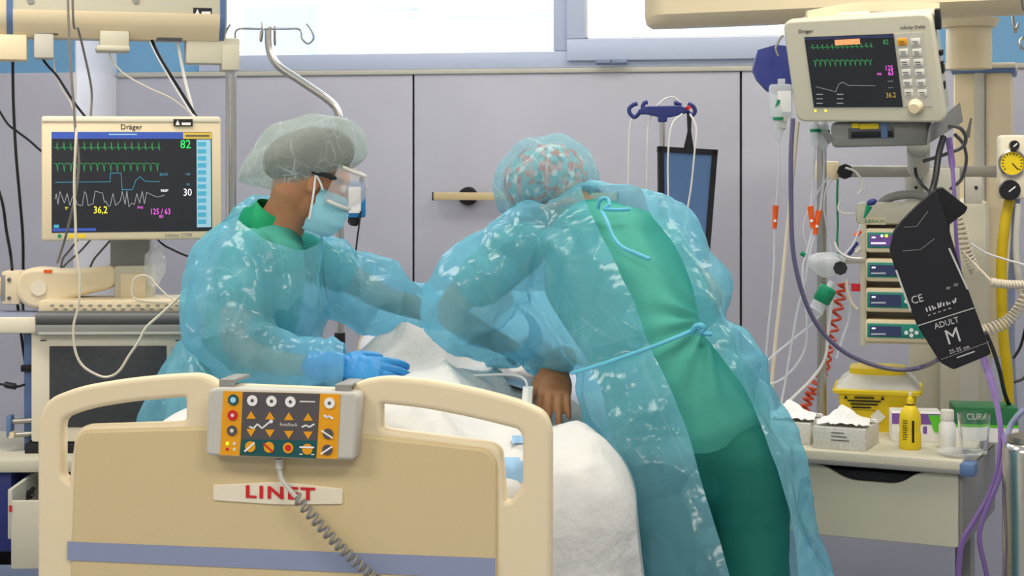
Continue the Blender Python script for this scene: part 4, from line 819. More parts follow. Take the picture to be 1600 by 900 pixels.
cable('sensor_lead', 'black loop of cable at the right edge beside the yellow hose', [(1605, 500, 4.5), (1595, 540, 4.5), (1583, 560, 4.5)], .004, 'cable_black'); cable('sensor_lead', 'black cable end reaching in from the right edge above the boxes', [(1610, 580, 4.5), (1598, 592, 4.5), (1584, 597, 4.5)], .004, 'cable_black')
cable('gas_hose', 'pale grey-blue tube arching at the right edge over the trolley corner', [(1600, 640, 3.9), (1588, 652, 3.9), (1577, 670, 3.9), (1572, 700, 3.88), (1575, 730, 3.86)], .007, 'stripe_blue', cat='hose', n=10)
# ---------------------------------------------------------------- right trolley
MQ = yawframe(1370, 722, 4.0, -25); DQ = 4.0
ZT = None
tr_ = thing('drawer_trolley', 'grey-beige trolley with cut-out drawer front behind the right nurse', 'trolley', MQ)
p0 = L(MQ, 1441, 716); p1 = L(MQ, 1441, 737); ZT = (MQ @ p0).z; xl, xr = L(MQ, 1060, 720).x, L(MQ, 1503, 735).x
part('worktop', B().box((xl, 0, p1.z), (xr, .52, p0.z), .004), 'putty', tr_); part('worktop_lip', B().box((xl, -.004, p1.z), (xr, 0.0, p1.z+.012), .001), 'grey', tr_)
part('corner_guard', B().box((xr-.005, -.006, p1.z-.004), (xr+.03, .05, p0.z-.004), .005), 'slate_blue', tr_)
def ql(px, py): v = L(MQ, px, py, .012); return (v.x, v.z)
zb = ql(1502, 856)[1]; zt = p1.z-.004
df = rpoly([(xl+.01, zb, .002), (xr-.012, zb, .004), (xr-.012, zt, .004), (ql(1436, 735)[0], zt, .03), (ql(1405, 752)[0], zt-.034, .03), (ql(1322, 745)[0], zt-.034, .04), (ql(1285, 718)[0], zt, .03), (xl+.01, zt, .002)], .01, 6)
dm2 = shape2d([df], .016, .002); dm2.transform(Matrix.Translation((0, .012, 0))); part('drawer_front', dm2, 'putty', tr_)
part('drawer_body', B().box((xl+.02, .03, zb+.02), (xr-.02, .48, zb+.16)), 'black_soft', tr_); part('side_panel', B().box((xr-.012, .02, zb), (xr-.001, .5, zt), .002), 'grey', tr_); part('side_panel', B().box((xl, .02, zb), (xl+.01, .5, zt), .002), 'grey', tr_)
for sx in (xl+.05, xr-.05): part('leg', B().box((sx-.02, .3, -MQ.translation.z), (sx+.02, .36, zb+.005), .004), 'grey', tr_)
def onq(px, py): v = PZ(px, py, ZT); return Matrix.LocRotScale(v, MQ.to_quaternion(), None)
# sharps bin
q = PZ(1372, 668, ZT); Msh = Matrix.LocRotScale(q, (Matrix.Rotation(math.radians(-12), 3, 'Z') @ RT.to_track_quat('X', 'Z').to_matrix()).to_quaternion(), None); dsh = (q-CAM).dot(FW)
Msh = yawframe(1372, 668, dsh, -14); Msh.translation = q
shp = thing('sharps_container', 'yellow sharps disposal bin with pale lid and black warning print', 'sharps bin', Msh)
k_ = dsh/FP
def rr_(w, d, z, r=.02): return [Vector((x, y, z)) for x, y in rpoly([(-w, -d), (w, -d), (w, d), (-w, d)], r, 4)]
hR = 66*k_; part('tub', B().rings([rr_(52*k_, .075, 0), rr_(60*k_, .088, hR*.9), rr_(61*k_, .09, hR)]), 'yellow', shp); part('rim', B().rings([rr_(67*k_, .1, hR-.012), rr_(68*k_, .102, hR-.004), rr_(66*k_, .1, hR)]), 'yellow', shp)
part('lid', B().rings([rr_(63*k_, .096, hR), rr_(56*k_, .085, hR+.018), rr_(42*k_, .062, hR+.036)]), 'offwhite', shp); part('opening_ring', B().rings([rr_(43*k_, .064, hR+.03, .03), rr_(43*k_, .064, hR+.05, .03), rr_(38*k_, .058, hR+.052, .03)]), 'yellow', shp)
prt = part('warning_print', B().box((-.078, -.083, hR*.5), (-.005, -.082, hR*.505)), 'black', shp)
def shl(x, z, w, h=.004): part('print_line', B().box((x-w/2, -.0905, z-h/2), (x+w/2, -.0885, z+h/2)), 'black', shp)
for i, (x, w) in enumerate(((-.033, .05), (-.033, .085), (-.033, .07), (-.04, .05))): shl(x, hR*.80-i*.0085, w)
for i in range(4): shl(-.068, hR*.45-i*.007, .03, .002)
for sx in (-.08, .014): part('warning_triangle', B().prism([(sx-.005, hR*.8-.004), (sx+.005, hR*.8-.004), (sx, hR*.8+.006)], -.0905, -.0885), 'black', shp)
part('hazard_diamond', B().prism([(.002, hR*.2), (.022, hR*.37), (.002, hR*.54), (-.018, hR*.37)], -.0905, -.0875), 'offwhite', shp)
# tissue boxes
mat('carton', (228, 226, 218), .7, var=(120, (206, 204, 196)))
mat('tissue', (244, 244, 242), .9)
def tbox(label, pxl, pxr, pyb, h_px, dep):
    v = PZ(pxl, pyb, ZT); M_ = MQ.copy(); M_.translation = v; d = (v-CAM).dot(FW); w = L(M_, pxr, pyb+8).x
    t = thing('tissue_box', label, 'tissue box', M_, 'tissue boxes on the right trolley'); h = h_px*d/FP
    part('carton', B().box((0, 0, 0), (w, dep, h), .002), 'carton', t); part('opening', B().box((w*.2, dep*.3, h-.0005), (w*.8, dep*.7, h+.0006)), 'grey', t)
    for k in range(3): part('print_line', B().box((w*.35, -.0006, h*(.75-.17*k)), (w*(.6+.05*k), .0004, h*(.79-.17*k))), 'charcoal', t)
    b = B(); n = 14; rn = random.Random(w)
    g = [[None]*(n+1) for _ in range(n+1)]
    for i in range(n+1):
        for j in range(n+1):
            x = w*(.05+.95*i/n); y = dep*(.05+.8*j/n); u, v_ = i/n-.45, j/n-.5
            g[i][j] = b.bm.verts.new((x+.015*noise.noise(Vector((i*.3, j*.3, w*9))), y, h+.004+.035*math.exp(-(u*u*9+v_*v_*10))+.012*abs(noise.noise(Vector((i*.45, j*.45, 3+w*20))))))
    for i in range(n):
        for j in range(n): b.bm.faces.new((g[i][j], g[i+1][j], g[i+1][j+1], g[i][j+1]))
    part('tissue', b, 'tissue', t, ang=30)
    return t
tbox('white tissue box with a tuft of tissues, next to the yellow bottle', 1270, 1352, 700, 34, .15); tbox('white tissue box half hidden beside the nurse\'s gown', 1188, 1266, 690, 33, .15)
# bottles, boxes, glass
v = PZ(1422, 701, ZT); db_ = (v-CAM).dot(FW); s_ = db_/FP
yb = thing('antiseptic_bottle', 'yellow squeeze bottle with a nozzle standing on the right trolley', 'bottle', v)
part('body', B().lathe([(.001, 0), (15.5*s_, 0), (17*s_, 3*s_), (17*s_, 22*s_), (15.5*s_, 30*s_), (17*s_, 40*s_), (16*s_, 54*s_), (11*s_, 64*s_), (6*s_, 68*s_)], n=28), 'yellow', yb)
part('collar', B().cyl((0, 0, 67*s_), (0, 0, 70*s_), 6.2*s_, n=16), 'black', yb); part('nozzle', B().lathe([(5.5*s_, 70*s_), (5*s_, 78*s_), (3*s_, 80*s_), (2.4*s_, 84*s_)], n=16), 'yellow', yb); part('tip', B().lathe([(2.4*s_, 84*s_), (2*s_, 88*s_), (.3*s_, 90*s_)], n=12), 'offwhite', yb)
for k in range(9): a_ = math.radians(-118+0); z_ = (16+k*3.6)*s_; part('print_line', B().rings([[Vector((math.cos(math.radians(an))*17.4*s_, math.sin(math.radians(an))*17.4*s_, z_+dz*s_)) for an in (-135, -126, -117, -110+3*(k % 3))] for dz in (0, 1.1)], False, False), 'black', yb)
part('barcode', B().rings([[Vector((math.cos(math.radians(an))*17.5*s_, math.sin(math.radians(an))*17.5*s_, z_*s_)) for an in (-84, -78, -72)] for z_ in (12, 46)], False, False), 'black', yb)
v = PZ(1480, 700, ZT); s_ = (v-CAM).dot(FW)/FP; wbt = thing('white_bottle', 'small plain white bottle with screw cap between the yellow bottle and the glass', 'bottle', v)
part('body', B().lathe([(.001, 0), (12.5*s_, 0), (13*s_, 2*s_), (13*s_, 36*s_), (9.5*s_, 43*s_), (9*s_, 46*s_)], n=24), 'white', wbt); part('cap', B().lathe([(10.5*s_, 44*s_), (10.5*s_, 58*s_), (9.5*s_, 60*s_), (.001, 60*s_)], n=20), 'offwhite', wbt)
v = PZ(1522, 708, ZT); s_ = (v-CAM).dot(FW)/FP; gl = thing('drinking_glass', 'clear empty drinking glass standing on the right trolley', 'glass', v)
part('glass', B().lathe([(.001, 0), (20*s_, 0), (23*s_, 30*s_), (26*s_, 62*s_), (24.5*s_, 62*s_), (21.5*s_, 30*s_), (18.5*s_, 5*s_), (.001, 5*s_)], n=32), 'glass', gl)
v = PZ(1500, 712, ZT); s_ = (v-CAM).dot(FW)/FP; gd = thing('glass_dish', 'shallow clear dish in front of the drinking glass', 'dish', v)
part('dish', B().lathe([(.001, 0), (26*s_, 0), (36*s_, 7*s_), (35*s_, 7.5*s_), (25*s_, 1.5*s_), (.001, 1.5*s_)], n=32), 'clear', gd)
def pbox(name, label, p, wpx, hpx, dep, m, extra):
    v = PZ(*p, ZT); M_ = yawframe(p[0], p[1], 4, -8); M_.translation = v; s = (v-CAM).dot(FW)/FP
    t = thing(name, label, 'carton', M_); part('carton', B().box((0, 0, 0), (wpx*s, dep, hpx*s), .002), m, t); extra(t, s, wpx, hpx); return t
def ex1(t, s, w, h):
    part('purple_band', B().box((-.0006, -.0008, h*.62*s), (w*s*1.002, .0002, h*s*.99)), 'purple', t); part('green_patch', B().prism([(w*.72*s, h*.95*s), (w*s, h*.95*s), (w*s, h*.3*s), (w*.84*s, h*.38*s)], -.0018, -.0006), 'lime', t); part('purple_print', B().box((w*.62*s, -.0008, h*.3*s), (w*.7*s, .0002, h*.55*s)), 'purple', t)
pbox('glove_box', 'white glove carton with purple band and lime patch behind the yellow bottle', (1394, 690), 76, 45, .1, 'white', ex1)
def ex2(t, s, w, h):
    part('white_band', B().box((-.0006, -.0008, .0), (w*s*1.002, .0002, h*.42*s)), 'white', t); part('lime_band', B().box((w*.0*s, -.0012, h*.42*s), (w*s, .0002, h*.5*s)), 'lime', t)
    M_ = MW[t.name]; pp = M_ @ Vector((w*.36*s, 0, h*.72*s)); r = pp-CAM; d = r.dot(FW); text('CURA', M_, (800+FP*r.dot(RT)/d, HY-FP*r.z/d), 10.5, -.001, 'offwhite', t, d)
    part('orange_print', B().box((w*.68*s, -.0012, h*.06*s), (w*.74*s, .0002, h*.34*s)), 'orange', t)
pbox('dressing_box', 'green and white dressing carton with pale lettering behind the drinking glass', (1492, 690), 96, 54, .12, 'pack_green', ex2)
v = PZ(1575, 712, ZT); s = (v-CAM).dot(FW)/FP; M_ = yawframe(1572, 700, 3.9, -35); M_.translation = PZ(1566, 708, ZT)
# steel cylinder at the right edge
v = P(1611, 690, 3.72); oc = thing('steel_canister', 'tall polished steel canister standing at the lower right edge', 'canister', Vector((v.x, v.y, 0)))
part('body', B().lathe([(.001, 0), (.062, 0), (.062, v.z-.02), (.056, v.z-.004), (.05, v.z)], n=36), 'steel', oc); part('lid', B().lathe([(.052, v.z), (.052, v.z+.012), (.02, v.z+.02), (.001, v.z+.02)], n=30), 'steel_dull', oc)
q = P(1592, 56, 4.3); solo('steel_hook', B().tube([P(*p, 4.5) for p in ((1581, 0), (1583, 30), (1586, 50), (1590, 42), (1592, 36))], .004), 'steel', 'thin steel hook hanging under the ceiling arm at the right edge', 'hook'); solo('steel_ring', B().tube([P(1602+9*math.cos(a), 68+9*math.sin(a), 4.5) for a in [k*math.pi/8 for k in range(4, 13)]], .004), 'steel', 'curved steel ring at the upper right edge', 'ring')
# ================================================================ PEOPLE
def crease_mat(name, base, tint, alpha, rough=.22, scale=5.0, crease=.35, white=(235, 246, 250), transl=.3, bump=.5, spec=.6, cw=.035, stretch=(1, 1, 1), bdist=.02, wp=.5):
    """thin crinkled film: partly see-through, with paler crease lines and faceted relief"""
    m = bpy.data.materials.new(name); m.use_nodes = True; nt = m.node_tree; N = nt.nodes; Lk = nt.links
    pb = N['Principled BSDF']; out = N['Material Output']; pb.inputs['Roughness'].default_value = rough; pb.inputs['Specular IOR Level'].default_value = spec
    tc = N.new('ShaderNodeTexCoord'); mp = N.new('ShaderNodeMapping'); mp.inputs['Scale'].default_value = stretch; Lk.new(tc.outputs['Object'], mp.inputs[0])
    def noi(sc, det, dist):
        n = N.new('ShaderNodeTexNoise'); n.inputs['Scale'].default_value = sc; n.inputs['Detail'].default_value = det; n.inputs['Distortion'].default_value = dist; Lk.new(mp.outputs[0], n.inputs['Vector']); return n.outputs['Fac']
    def math_(op, a, b=None, c=None):
        n = N.new('ShaderNodeMath'); n.operation = op
        for i, v in enumerate((a, b, c)):
            if v is None: continue
            if isinstance(v, (int, float)): n.inputs[i].default_value = v
            else: Lk.new(v, n.inputs[i])
        n.use_clamp = False; return n.outputs[0]
    def ridge(sc, w, dist): d = math_('ABSOLUTE', math_('SUBTRACT', noi(sc, 1.5, dist), .5)); return math_('MAXIMUM', math_('SUBTRACT', 1.0, math_('DIVIDE', d, w)), 0.0)
    def vor(sc, feat, warp):
        n0 = N.new('ShaderNodeTexNoise'); n0.inputs['Scale'].default_value = sc*.6; Lk.new(mp.outputs[0], n0.inputs['Vector']); s0 = N.new('ShaderNodeVectorMath'); s0.operation = 'SCALE'; s0.inputs['Scale'].default_value = warp/sc; Lk.new(n0.outputs['Color'], s0.inputs[0])
        a0 = N.new('ShaderNodeVectorMath'); a0.operation = 'ADD'; Lk.new(mp.outputs[0], a0.inputs[0]); Lk.new(s0.outputs[0], a0.inputs[1])
        v = N.new('ShaderNodeTexVoronoi'); v.feature = feat; v.inputs['Scale'].default_value = sc; Lk.new(a0.outputs[0], v.inputs['Vector']); return v, a0
    def facet(sc, warp=.5):
        v, a0 = vor(sc, 'F1', warp); d = N.new('ShaderNodeVectorMath'); d.operation = 'SUBTRACT'; Lk.new(a0.outputs[0], d.inputs[0]); Lk.new(v.outputs['Position'], d.inputs[1])
        c = N.new('ShaderNodeVectorMath'); c.operation = 'SUBTRACT'; Lk.new(v.outputs['Color'], c.inputs[0]); c.inputs[1].default_value = (.5, .5, .5)
        t = N.new('ShaderNodeVectorMath'); t.operation = 'DOT_PRODUCT'; Lk.new(d.outputs[0], t.inputs[0]); Lk.new(c.outputs[0], t.inputs[1]); return t.outputs['Value']
    def edge(sc, w, warp=wp): v, a0 = vor(sc, 'DISTANCE_TO_EDGE', warp); return math_('MAXIMUM', math_('SUBTRACT', 1.0, math_('DIVIDE', v.outputs['Distance'], w)), 0.0)
    gate = math_('MULTIPLY', math_('MAXIMUM', math_('SUBTRACT', noi(scale*.9, 2, 0), .42), 0.0), 5.0)
    cr = math_('MINIMUM', math_('MULTIPLY', math_('ADD', edge(scale, cw), math_('MULTIPLY', edge(scale*2.4, cw*1.3), .5)), math_('MINIMUM', gate, 1.0)), 1.0)
    vo = N.new('ShaderNodeTexVoronoi'); vo.feature = 'SMOOTH_F1'; vo.inputs['Scale'].default_value = scale*2.6; vo.inputs['Smoothness'].default_value = .25
    ds = N.new('ShaderNodeVectorMath'); ds.operation = 'ADD'; Lk.new(mp.outputs[0], ds.inputs[0]); nz = N.new('ShaderNodeTexNoise'); nz.inputs['Scale'].default_value = scale*.9; Lk.new(mp.outputs[0], nz.inputs['Vector'])
    sc_ = N.new('ShaderNodeVectorMath'); sc_.operation = 'SCALE'; sc_.inputs['Scale'].default_value = .28; Lk.new(nz.outputs['Color'], sc_.inputs[0]); Lk.new(sc_.outputs[0], ds.inputs[1]); Lk.new(ds.outputs[0], vo.inputs['Vector'])
    hgt = math_('ADD', math_('MULTIPLY', facet(scale*1.2), 11.0), math_('ADD', math_('MULTIPLY', facet(scale*3.4), 5.5), math_('MULTIPLY', noi(scale*2, 3, .2), .3)))
    bp = N.new('ShaderNodeBump'); bp.inputs['Strength'].default_value = bump; bp.inputs['Distance'].default_value = bdist; Lk.new(hgt, bp.inputs['Height']); Lk.new(bp.outputs[0], pb.inputs['Normal'])
    mx = N.new('ShaderNodeMix'); mx.data_type = 'RGBA'; mx.inputs[6].default_value = lin(base); mx.inputs[7].default_value = lin(white); Lk.new(math_('MULTIPLY', cr, crease), mx.inputs[0]); Lk.new(mx.outputs[2], pb.inputs['Base Color'])
    tl = N.new('ShaderNodeBsdfTranslucent'); Lk.new(mx.outputs[2], tl.inputs['Color']); Lk.new(bp.outputs[0], tl.inputs['Normal'])
    m1 = N.new('ShaderNodeMixShader'); m1.inputs[0].default_value = transl; Lk.new(pb.outputs[0], m1.inputs[1]); Lk.new(tl.outputs[0], m1.inputs[2])
    tp_ = N.new('ShaderNodeBsdfTransparent'); tp_.inputs[0].default_value = lin(tint)
    m2 = N.new('ShaderNodeMixShader'); Lk.new(math_('MINIMUM', math_('ADD', math_('MULTIPLY', cr, crease*.5), alpha), 1.0), m2.inputs[0]); Lk.new(tp_.outputs[0], m2.inputs[1]); Lk.new(m1.outputs[0], m2.inputs[2]); Lk.new(m2.outputs[0], out.inputs['Surface'])
    MATS[name] = m
crease_mat('gown_film', (152, 223, 245), (200, 240, 252), .50, .17, 4.2, .16, transl=.42, spec=1.0, bump=.8, cw=.018, bdist=.085)
crease_mat('cap_green', (212, 226, 222), (232, 238, 235), .33, .5, 13, .6, (246, 252, 252), bump=.5, spec=.3, cw=.05, stretch=(1, 1, .5), bdist=.035, wp=2.2)
crease_mat('cap_blue', (176, 222, 234), (222, 242, 248), .36, .5, 12, .45, (228, 246, 252), bump=.5, spec=.3, cw=.05, stretch=(1, 1, .5), bdist=.035, wp=2.2)
mat('skin', (196, 142, 104), .5, bump=(120, .08), sss=.15, var=(14, (184, 126, 90))); mat('skin_dark', (172, 122, 84), .5, bump=(110, .12), sss=.12, var=(30, (150, 100, 66)))
mat('scrub', (70, 160, 144), .8, bump=(500, .12), var=(4, (64, 153, 138))); mat('scrub_trouser', (10, 106, 94), .8, bump=(500, .12), var=(4, (8, 98, 86)))
mat('scrub_collar', (36, 168, 112), .8, bump=(500, .1)); mat('hair', (58, 46, 38), .6, bump=(60, .6), stretch=(1, 1, 6), var=(40, (120, 112, 98))); mat('glove_blue', (52, 148, 212), .4, bump=(60, .25), var=(20, (44, 136, 204)))
mat('mask_blue', (146, 208, 224), .75, bump=(200, .1)); mat('eye_white', (235, 232, 228), .2); mat('iris', (50, 36, 28), .2); mat('patient_gown', (196, 208, 226), .85, bump=(12, .35, .02)); mat('goggle', (232, 226, 228), .08, alpha=.36)
def floral():
    m = mat('floral', (120, 178, 178), .8); nt = m.node_tree; b = nt.nodes['Principled BSDF']; tc = nt.nodes.new('ShaderNodeTexCoord'); v = nt.nodes.new('ShaderNodeTexVoronoi'); v.inputs['Scale'].default_value = 75
    nt.links.new(tc.outputs['Object'], v.inputs['Vector']); r = nt.nodes.new('ShaderNodeValToRGB'); r.color_ramp.interpolation = 'CONSTANT'; e = r.color_ramp.elements; e[0].position = 0; e[0].color = lin((120, 178, 178)); e[1].position = .45; e[1].color = lin((214, 70, 66))
    for p_, c_ in ((.58, (236, 150, 140)), (.70, (245, 225, 215)), (.80, (96, 120, 120)), (.9, (226, 110, 60))): x = e.new(p_); x.color = lin(c_)
    sx = nt.nodes.new('ShaderNodeSeparateColor'); nt.links.new(v.outputs['Color'], sx.inputs[0]); nt.links.new(sx.outputs[0], r.inputs[0]); nt.links.new(r.outputs[0], b.inputs['Base Color'])
floral()
class Blob:
    """closed overlapping volumes fused into one continuous skin"""
    def __init__(s): s.b = B()
    def ell(s, c, axes, sub=3):
        r = bmesh.ops.create_icosphere(s.b.bm, subdivisions=sub, radius=1.0); a, b_, d = axes
        for v in r['verts']: q = v.co.copy(); v.co = c + a*q.x + b_*q.y + d*q.z
        return s
    def limb(s, nodes, u=None, g=0.0, n=20, sub=4):
        """nodes: (point, radius along u, radius across[, u]); g grows every radius"""
        pts = [Vector(k[0]) for k in nodes]; ra = [k[1]+g for k in nodes]; rb = [(k[2] if len(k) > 2 and k[2] else k[1])+g for k in nodes]; us = [Vector(k[3]) if len(k) > 3 else (u or UP) for k in nodes]
        P4 = catmull([p.to_4d() for p in pts], sub); P3 = [p.to_3d() for p in P4]
        def interp(vals): return [v.x for v in catmull([Vector((x, 0, 0)) for x in vals], sub)]
        A, C = interp(ra), interp(rb); U = catmull(us, sub); rs = []; N = len(P3)-1
        for i, p in enumerate(P3):
            t = (P3[min(i+1, N)]-P3[max(i-1, 0)]).normalized(); uu = (U[i]-t*U[i].dot(t)); uu = uu.normalized() if uu.length > 1e-5 else t.orthogonal().normalized(); vv = t.cross(uu)
            def ring(off, k): return [p+t*off+(uu*math.cos(2*math.pi*j/n)*A[i]+vv*math.sin(2*math.pi*j/n)*C[i])*k for j in range(n)]
            m_ = min(A[i], C[i])
            if i == 0: rs += [ring(-m_*.98, .15), ring(-m_*.85, .5), ring(-m_*.5, .86)]
            rs.append(ring(0, 1))
            if i == N: rs += [ring(m_*.5, .86), ring(m_*.85, .5), ring(m_*.98, .15)]
        s.b.rings(rs); return s
    def mesh(s, voxel, smooth=4, name='tmp'):
        me = s.b.mesh(name); o = bpy.data.objects.new('tmp', me); COL.objects.link(o)
        r = o.modifiers.new('r', 'REMESH'); r.mode = 'VOXEL'; r.voxel_size = voxel
        if smooth: sm_ = o.modifiers.new('s', 'SMOOTH'); sm_.iterations = smooth; sm_.factor = .5
        dg = bpy.context.evaluated_depsgraph_get(); out = bpy.data.meshes.new_from_object(o.evaluated_get(dg)); bpy.data.objects.remove(o); bpy.data.meshes.remove(me); out.materials.clear(); return out
def displace(me, fn):
    nrm = [v.normal.copy() for v in me.vertices]
    for v, n_ in zip(me.vertices, nrm): v.co += n_*fn(v.co, n_)
    me.update(); return me
def pix(p): r = p-CAM; d = r.dot(FW); return (800+FP*r.dot(RT)/d, HY-FP*r.z/d)
def inpoly(x, y, poly):
    c = False; n = len(poly)
    for i in range(n):
        (x0, y0), (x1, y1) = poly[i-1], poly[i]
        if (y0 > y) != (y1 > y) and x < (x1-x0)*(y-y0)/(y1-y0)+x0: c = not c
    return c
def cut(me, test, smooth=10):
    bm = bmesh.new(); bm.from_mesh(me); bm.normal_update()
    bmesh.ops.delete(bm, geom=[f for f in bm.faces if test(f.calc_center_median(), f.normal)], context='FACES')
    bm.verts.ensure_lookup_table(); bnd = [v for v in bm.verts if any(e.is_boundary for e in v.link_edges)]
    for _ in range(smooth):
        new = {}
        for v in bnd:
            nb = [e.other_vert(v) for e in v.link_edges if e.is_boundary]
            if len(nb) == 2: new[v] = v.co*.5+(nb[0].co+nb[1].co)*.25
        for v, c in new.items(): v.co = c
    bm.to_mesh(me); bm.free(); me.update(); return me
def nz(p, s, o=0.0): return noise.noise(Vector((p.x*s+o, p.y*s-o, p.z*s+o*.7)))
def rdg(p, s, o=0.0):
    d = noise.voronoi(Vector((p.x*s+o+.3*nz(p, 3), p.y*s-o, p.z*s+o*.7)))[0]; return max(0.0, 1-(d[1]-d[0])*1.3)
def head(bl, C, f, u, nb, s=1.0):
    """head facing f; nb = base of the neck"""
    u = (u-f*u.dot(f)).normalized(); sd = f.cross(u); E = bl.ell
    E(C-f*.008*s, (f*.098*s, sd*.076*s, u*.094*s)); E(C+f*.03*s-u*.055*s, (f*.066*s, sd*.06*s, u*.08*s)); E(C+f*.058*s-u*.106*s, (f*.032*s, sd*.034*s, u*.026*s))
    E(C+f*.07*s+u*.004*s, (f*.028*s, sd*.048*s, u*.014*s)); E(C+f*.088*s-u*.08*s, (f*.011*s, sd*.024*s, u*.011*s))
    bl.limb([(C+f*.088*s-u*.012*s, .008*s), (C+f*.102*s-u*.04*s, .010*s), (C+f*.106*s-u*.05*s, .014*s)], sd)
    for k in (-1, 1): E(C+sd*k*.078*s-u*.03*s-f*.005*s, (f*.018*s, sd*.008*s, u*.031*s), 2); E(C+f*.062*s+sd*k*.036*s-u*.05*s, (f*.025*s, sd*.022*s, u*.02*s), 2)
    bl.limb([(C-u*.06*s-f*.025*s, .056*s, .06*s), (C.lerp(nb, .6)-f*.006, .054*s, .056*s), (nb, .064*s, .066*s)], sd)
    return sd, u
def eyes(par, C, f, u, sd):
    for k in (-1, 1):
        c = C+f*.079+sd*k*.031-u*.018; b = B(); bmesh.ops.create_uvsphere(b.bm, u_segments=14, v_segments=10, radius=.0125)
        for v in b.bm.verts: v.co += c
        e = part('eye', b, 'eye_white', par, world=True); part('iris', B().cyl(c+f*.0105, c+f*.0135, .006, .004, n=12), 'iris', e, world=True)
def hand(bl, Wp, f, n_, th, curl=(.25, .3, .25), s=1.0, spread=.09, thumb_out=.7):
    """hand from the wrist along f; n_ = back of hand, th = direction of the thumb side"""
    f = f.normalized(); n_ = (n_-f*n_.dot(f)).normalized(); sd = n_.cross(f); sd = sd if sd.dot(th) > 0 else -sd
    bl.limb([(Wp-f*.02, .026*s, .019*s), (Wp+f*.02*s, .031*s, .017*s), (Wp+f*.055*s, .039*s, .0145*s), (Wp+f*.088*s, .040*s, .0125*s)], sd)
    for i, (off, ln, r) in enumerate(((.030, .072, .0088), (.0105, .080, .0092), (-.0095, .075, .0088), (-.028, .060, .0078))):
        d = (f+sd*(off*spread*22)).normalized(); p = Wp+f*.088*s+sd*off*s; a = curl[0]+.05*i; nodes = [(p-d*.02*s, r*1.05*s)]
        for k, (fr, ra) in enumerate(((.0, 1.08), (.44, .98), (.73, .95), (1.0, .74))):
            if k: a_ = curl[0]*(k >= 1)+curl[1]*(k >= 2)+curl[2]*(k >= 3)+.04*i; seg = (.44, .29, .27)[k-1]*ln*s; p = p+(d*math.cos(a_)-n_*math.sin(a_))*seg
            nodes.append((p.copy(), r*ra*s))
        bl.limb(nodes, sd, n=12, sub=3)
    t0 = Wp+f*.022*s+sd*.022*s; td = (f*(1-thumb_out*.5)+sd*thumb_out-n_*.25).normalized(); t2 = (f+sd*.25-n_*.3).normalized()
    bl.limb([(t0, .0145*s), (t0+td*.036*s, .0125*s), (t0+td*.05*s+t2*.02*s, .011*s), (t0+td*.05*s+t2*.042*s, .0085*s)], n_, n=12, sub=3)
def cap_mesh(C, f, u, sd, rf, rs, ru, tail=0.0, amp=.008, off=0):
    """gathered bouffant cap: puffed crown, elastic lower edge"""
    b = B(); bmesh.ops.create_uvsphere(b.bm, u_segments=72, v_segments=44, radius=1)
    for v in b.bm.verts:
        p = v.co.copy(); ang = math.atan2(p.y, p.x); k = 1.0
        if p.z < -.35: k = 1-.55*((-.35-p.z)/.65)**1.3
        pl = .035*math.sin(ang*26+4*noise.noise(Vector((ang, 0, off))))*max(0, min(1, (-p.z+.15)*1.4))
        q = C+f*(p.x*rf*(k+pl)-tail*max(0, -p.x)*max(0, .4-p.z)*.05)+sd*p.y*rs*(k+pl)+u*p.z*ru
        q += (q-C).normalized()*(amp*noise.noise(q*16)+amp*.9*(rdg(q, 9, off)-.4)); v.co = q
    bmesh.ops.delete(b.bm, geom=[f_ for f_ in b.bm.faces if all(((v.co-C).dot(u)/ru) < -.80 for v in f_.verts)], context='FACES'); return b
def shell(C, f, u, sd, rf, rs, ru, fmin, nu=28, nv=18, zr=(-1, 1), pleat=0.0):
    """curved front patch of an ellipsoid (mask, lens)"""
    b = B(); g = []
    am = math.acos(fmin)
    for j in range(nv+1):
        z = zr[0]+(zr[1]-zr[0])*j/nv; row = []
        for i in range(nu+1):
            a = -am+2*am*i/nu; h = math.sqrt(max(0, 1-(z*.86)**2)); w = .45+.55*h
            q = C+f*math.cos(a)*rf*w+sd*math.sin(a)*rs*(.6+.4*h)+u*z*ru; q += f*pleat*math.sin(j/nv*math.pi*7); row.append(b.bm.verts.new(q))
        g.append(row)
    for j in range(nv):
        for i in range(nu): b.bm.faces.new((g[j][i], g[j][i+1], g[j+1][i+1], g[j+1][i]))
    return b
# ---------------------------------------------------------------- right nurse, seen from behind, bending over the bed
n2 = thing('person', 'person in pale blue plastic gown over green scrubs bending over the bed, seen from behind', 'person', Vector((P(1110, 900, 3.6).x, P(1110, 900, 3.6).y, 0)))
T = lambda x, y: (RT*x - UP*y).normalized()
torso = [(P(1078, 690, 3.6), .165, .115, T(1, -.05)), (P(1062, 620, 3.6), .165, .115, T(1, -.15)), (P(1030, 545, 3.63), .150, .105, T(1, -.3)), (P(990, 465, 3.70), .165, .11, T(1, -.32)), (P(955, 405, 3.78), .170, .105, T(1, -.22)), (P(925, 365, 3.85), .11, .08, T(1, -.15))]
NB2 = P(905, 345, 3.90); C2 = P(850, 287, 3.99); F2 = (FW*.75-RT*.62-UP*.5).normalized(); U2 = (UP*.85-RT*.35+FW*.25).normalized()
armL = [(P(815, 385, 3.84), .058), (P(765, 425, 3.84), .052), (P(705, 482, 3.86), .044), (P(735, 512, 3.95), .04), (P(800, 545, 4.08), .030)]
armR = [(P(1006, 372, 3.77), .052), (P(1058, 415, 3.73), .047), (P(1105, 462, 3.70), .043), (P(1085, 495, 3.82), .038), (P(1010, 545, 4.0), .030)]
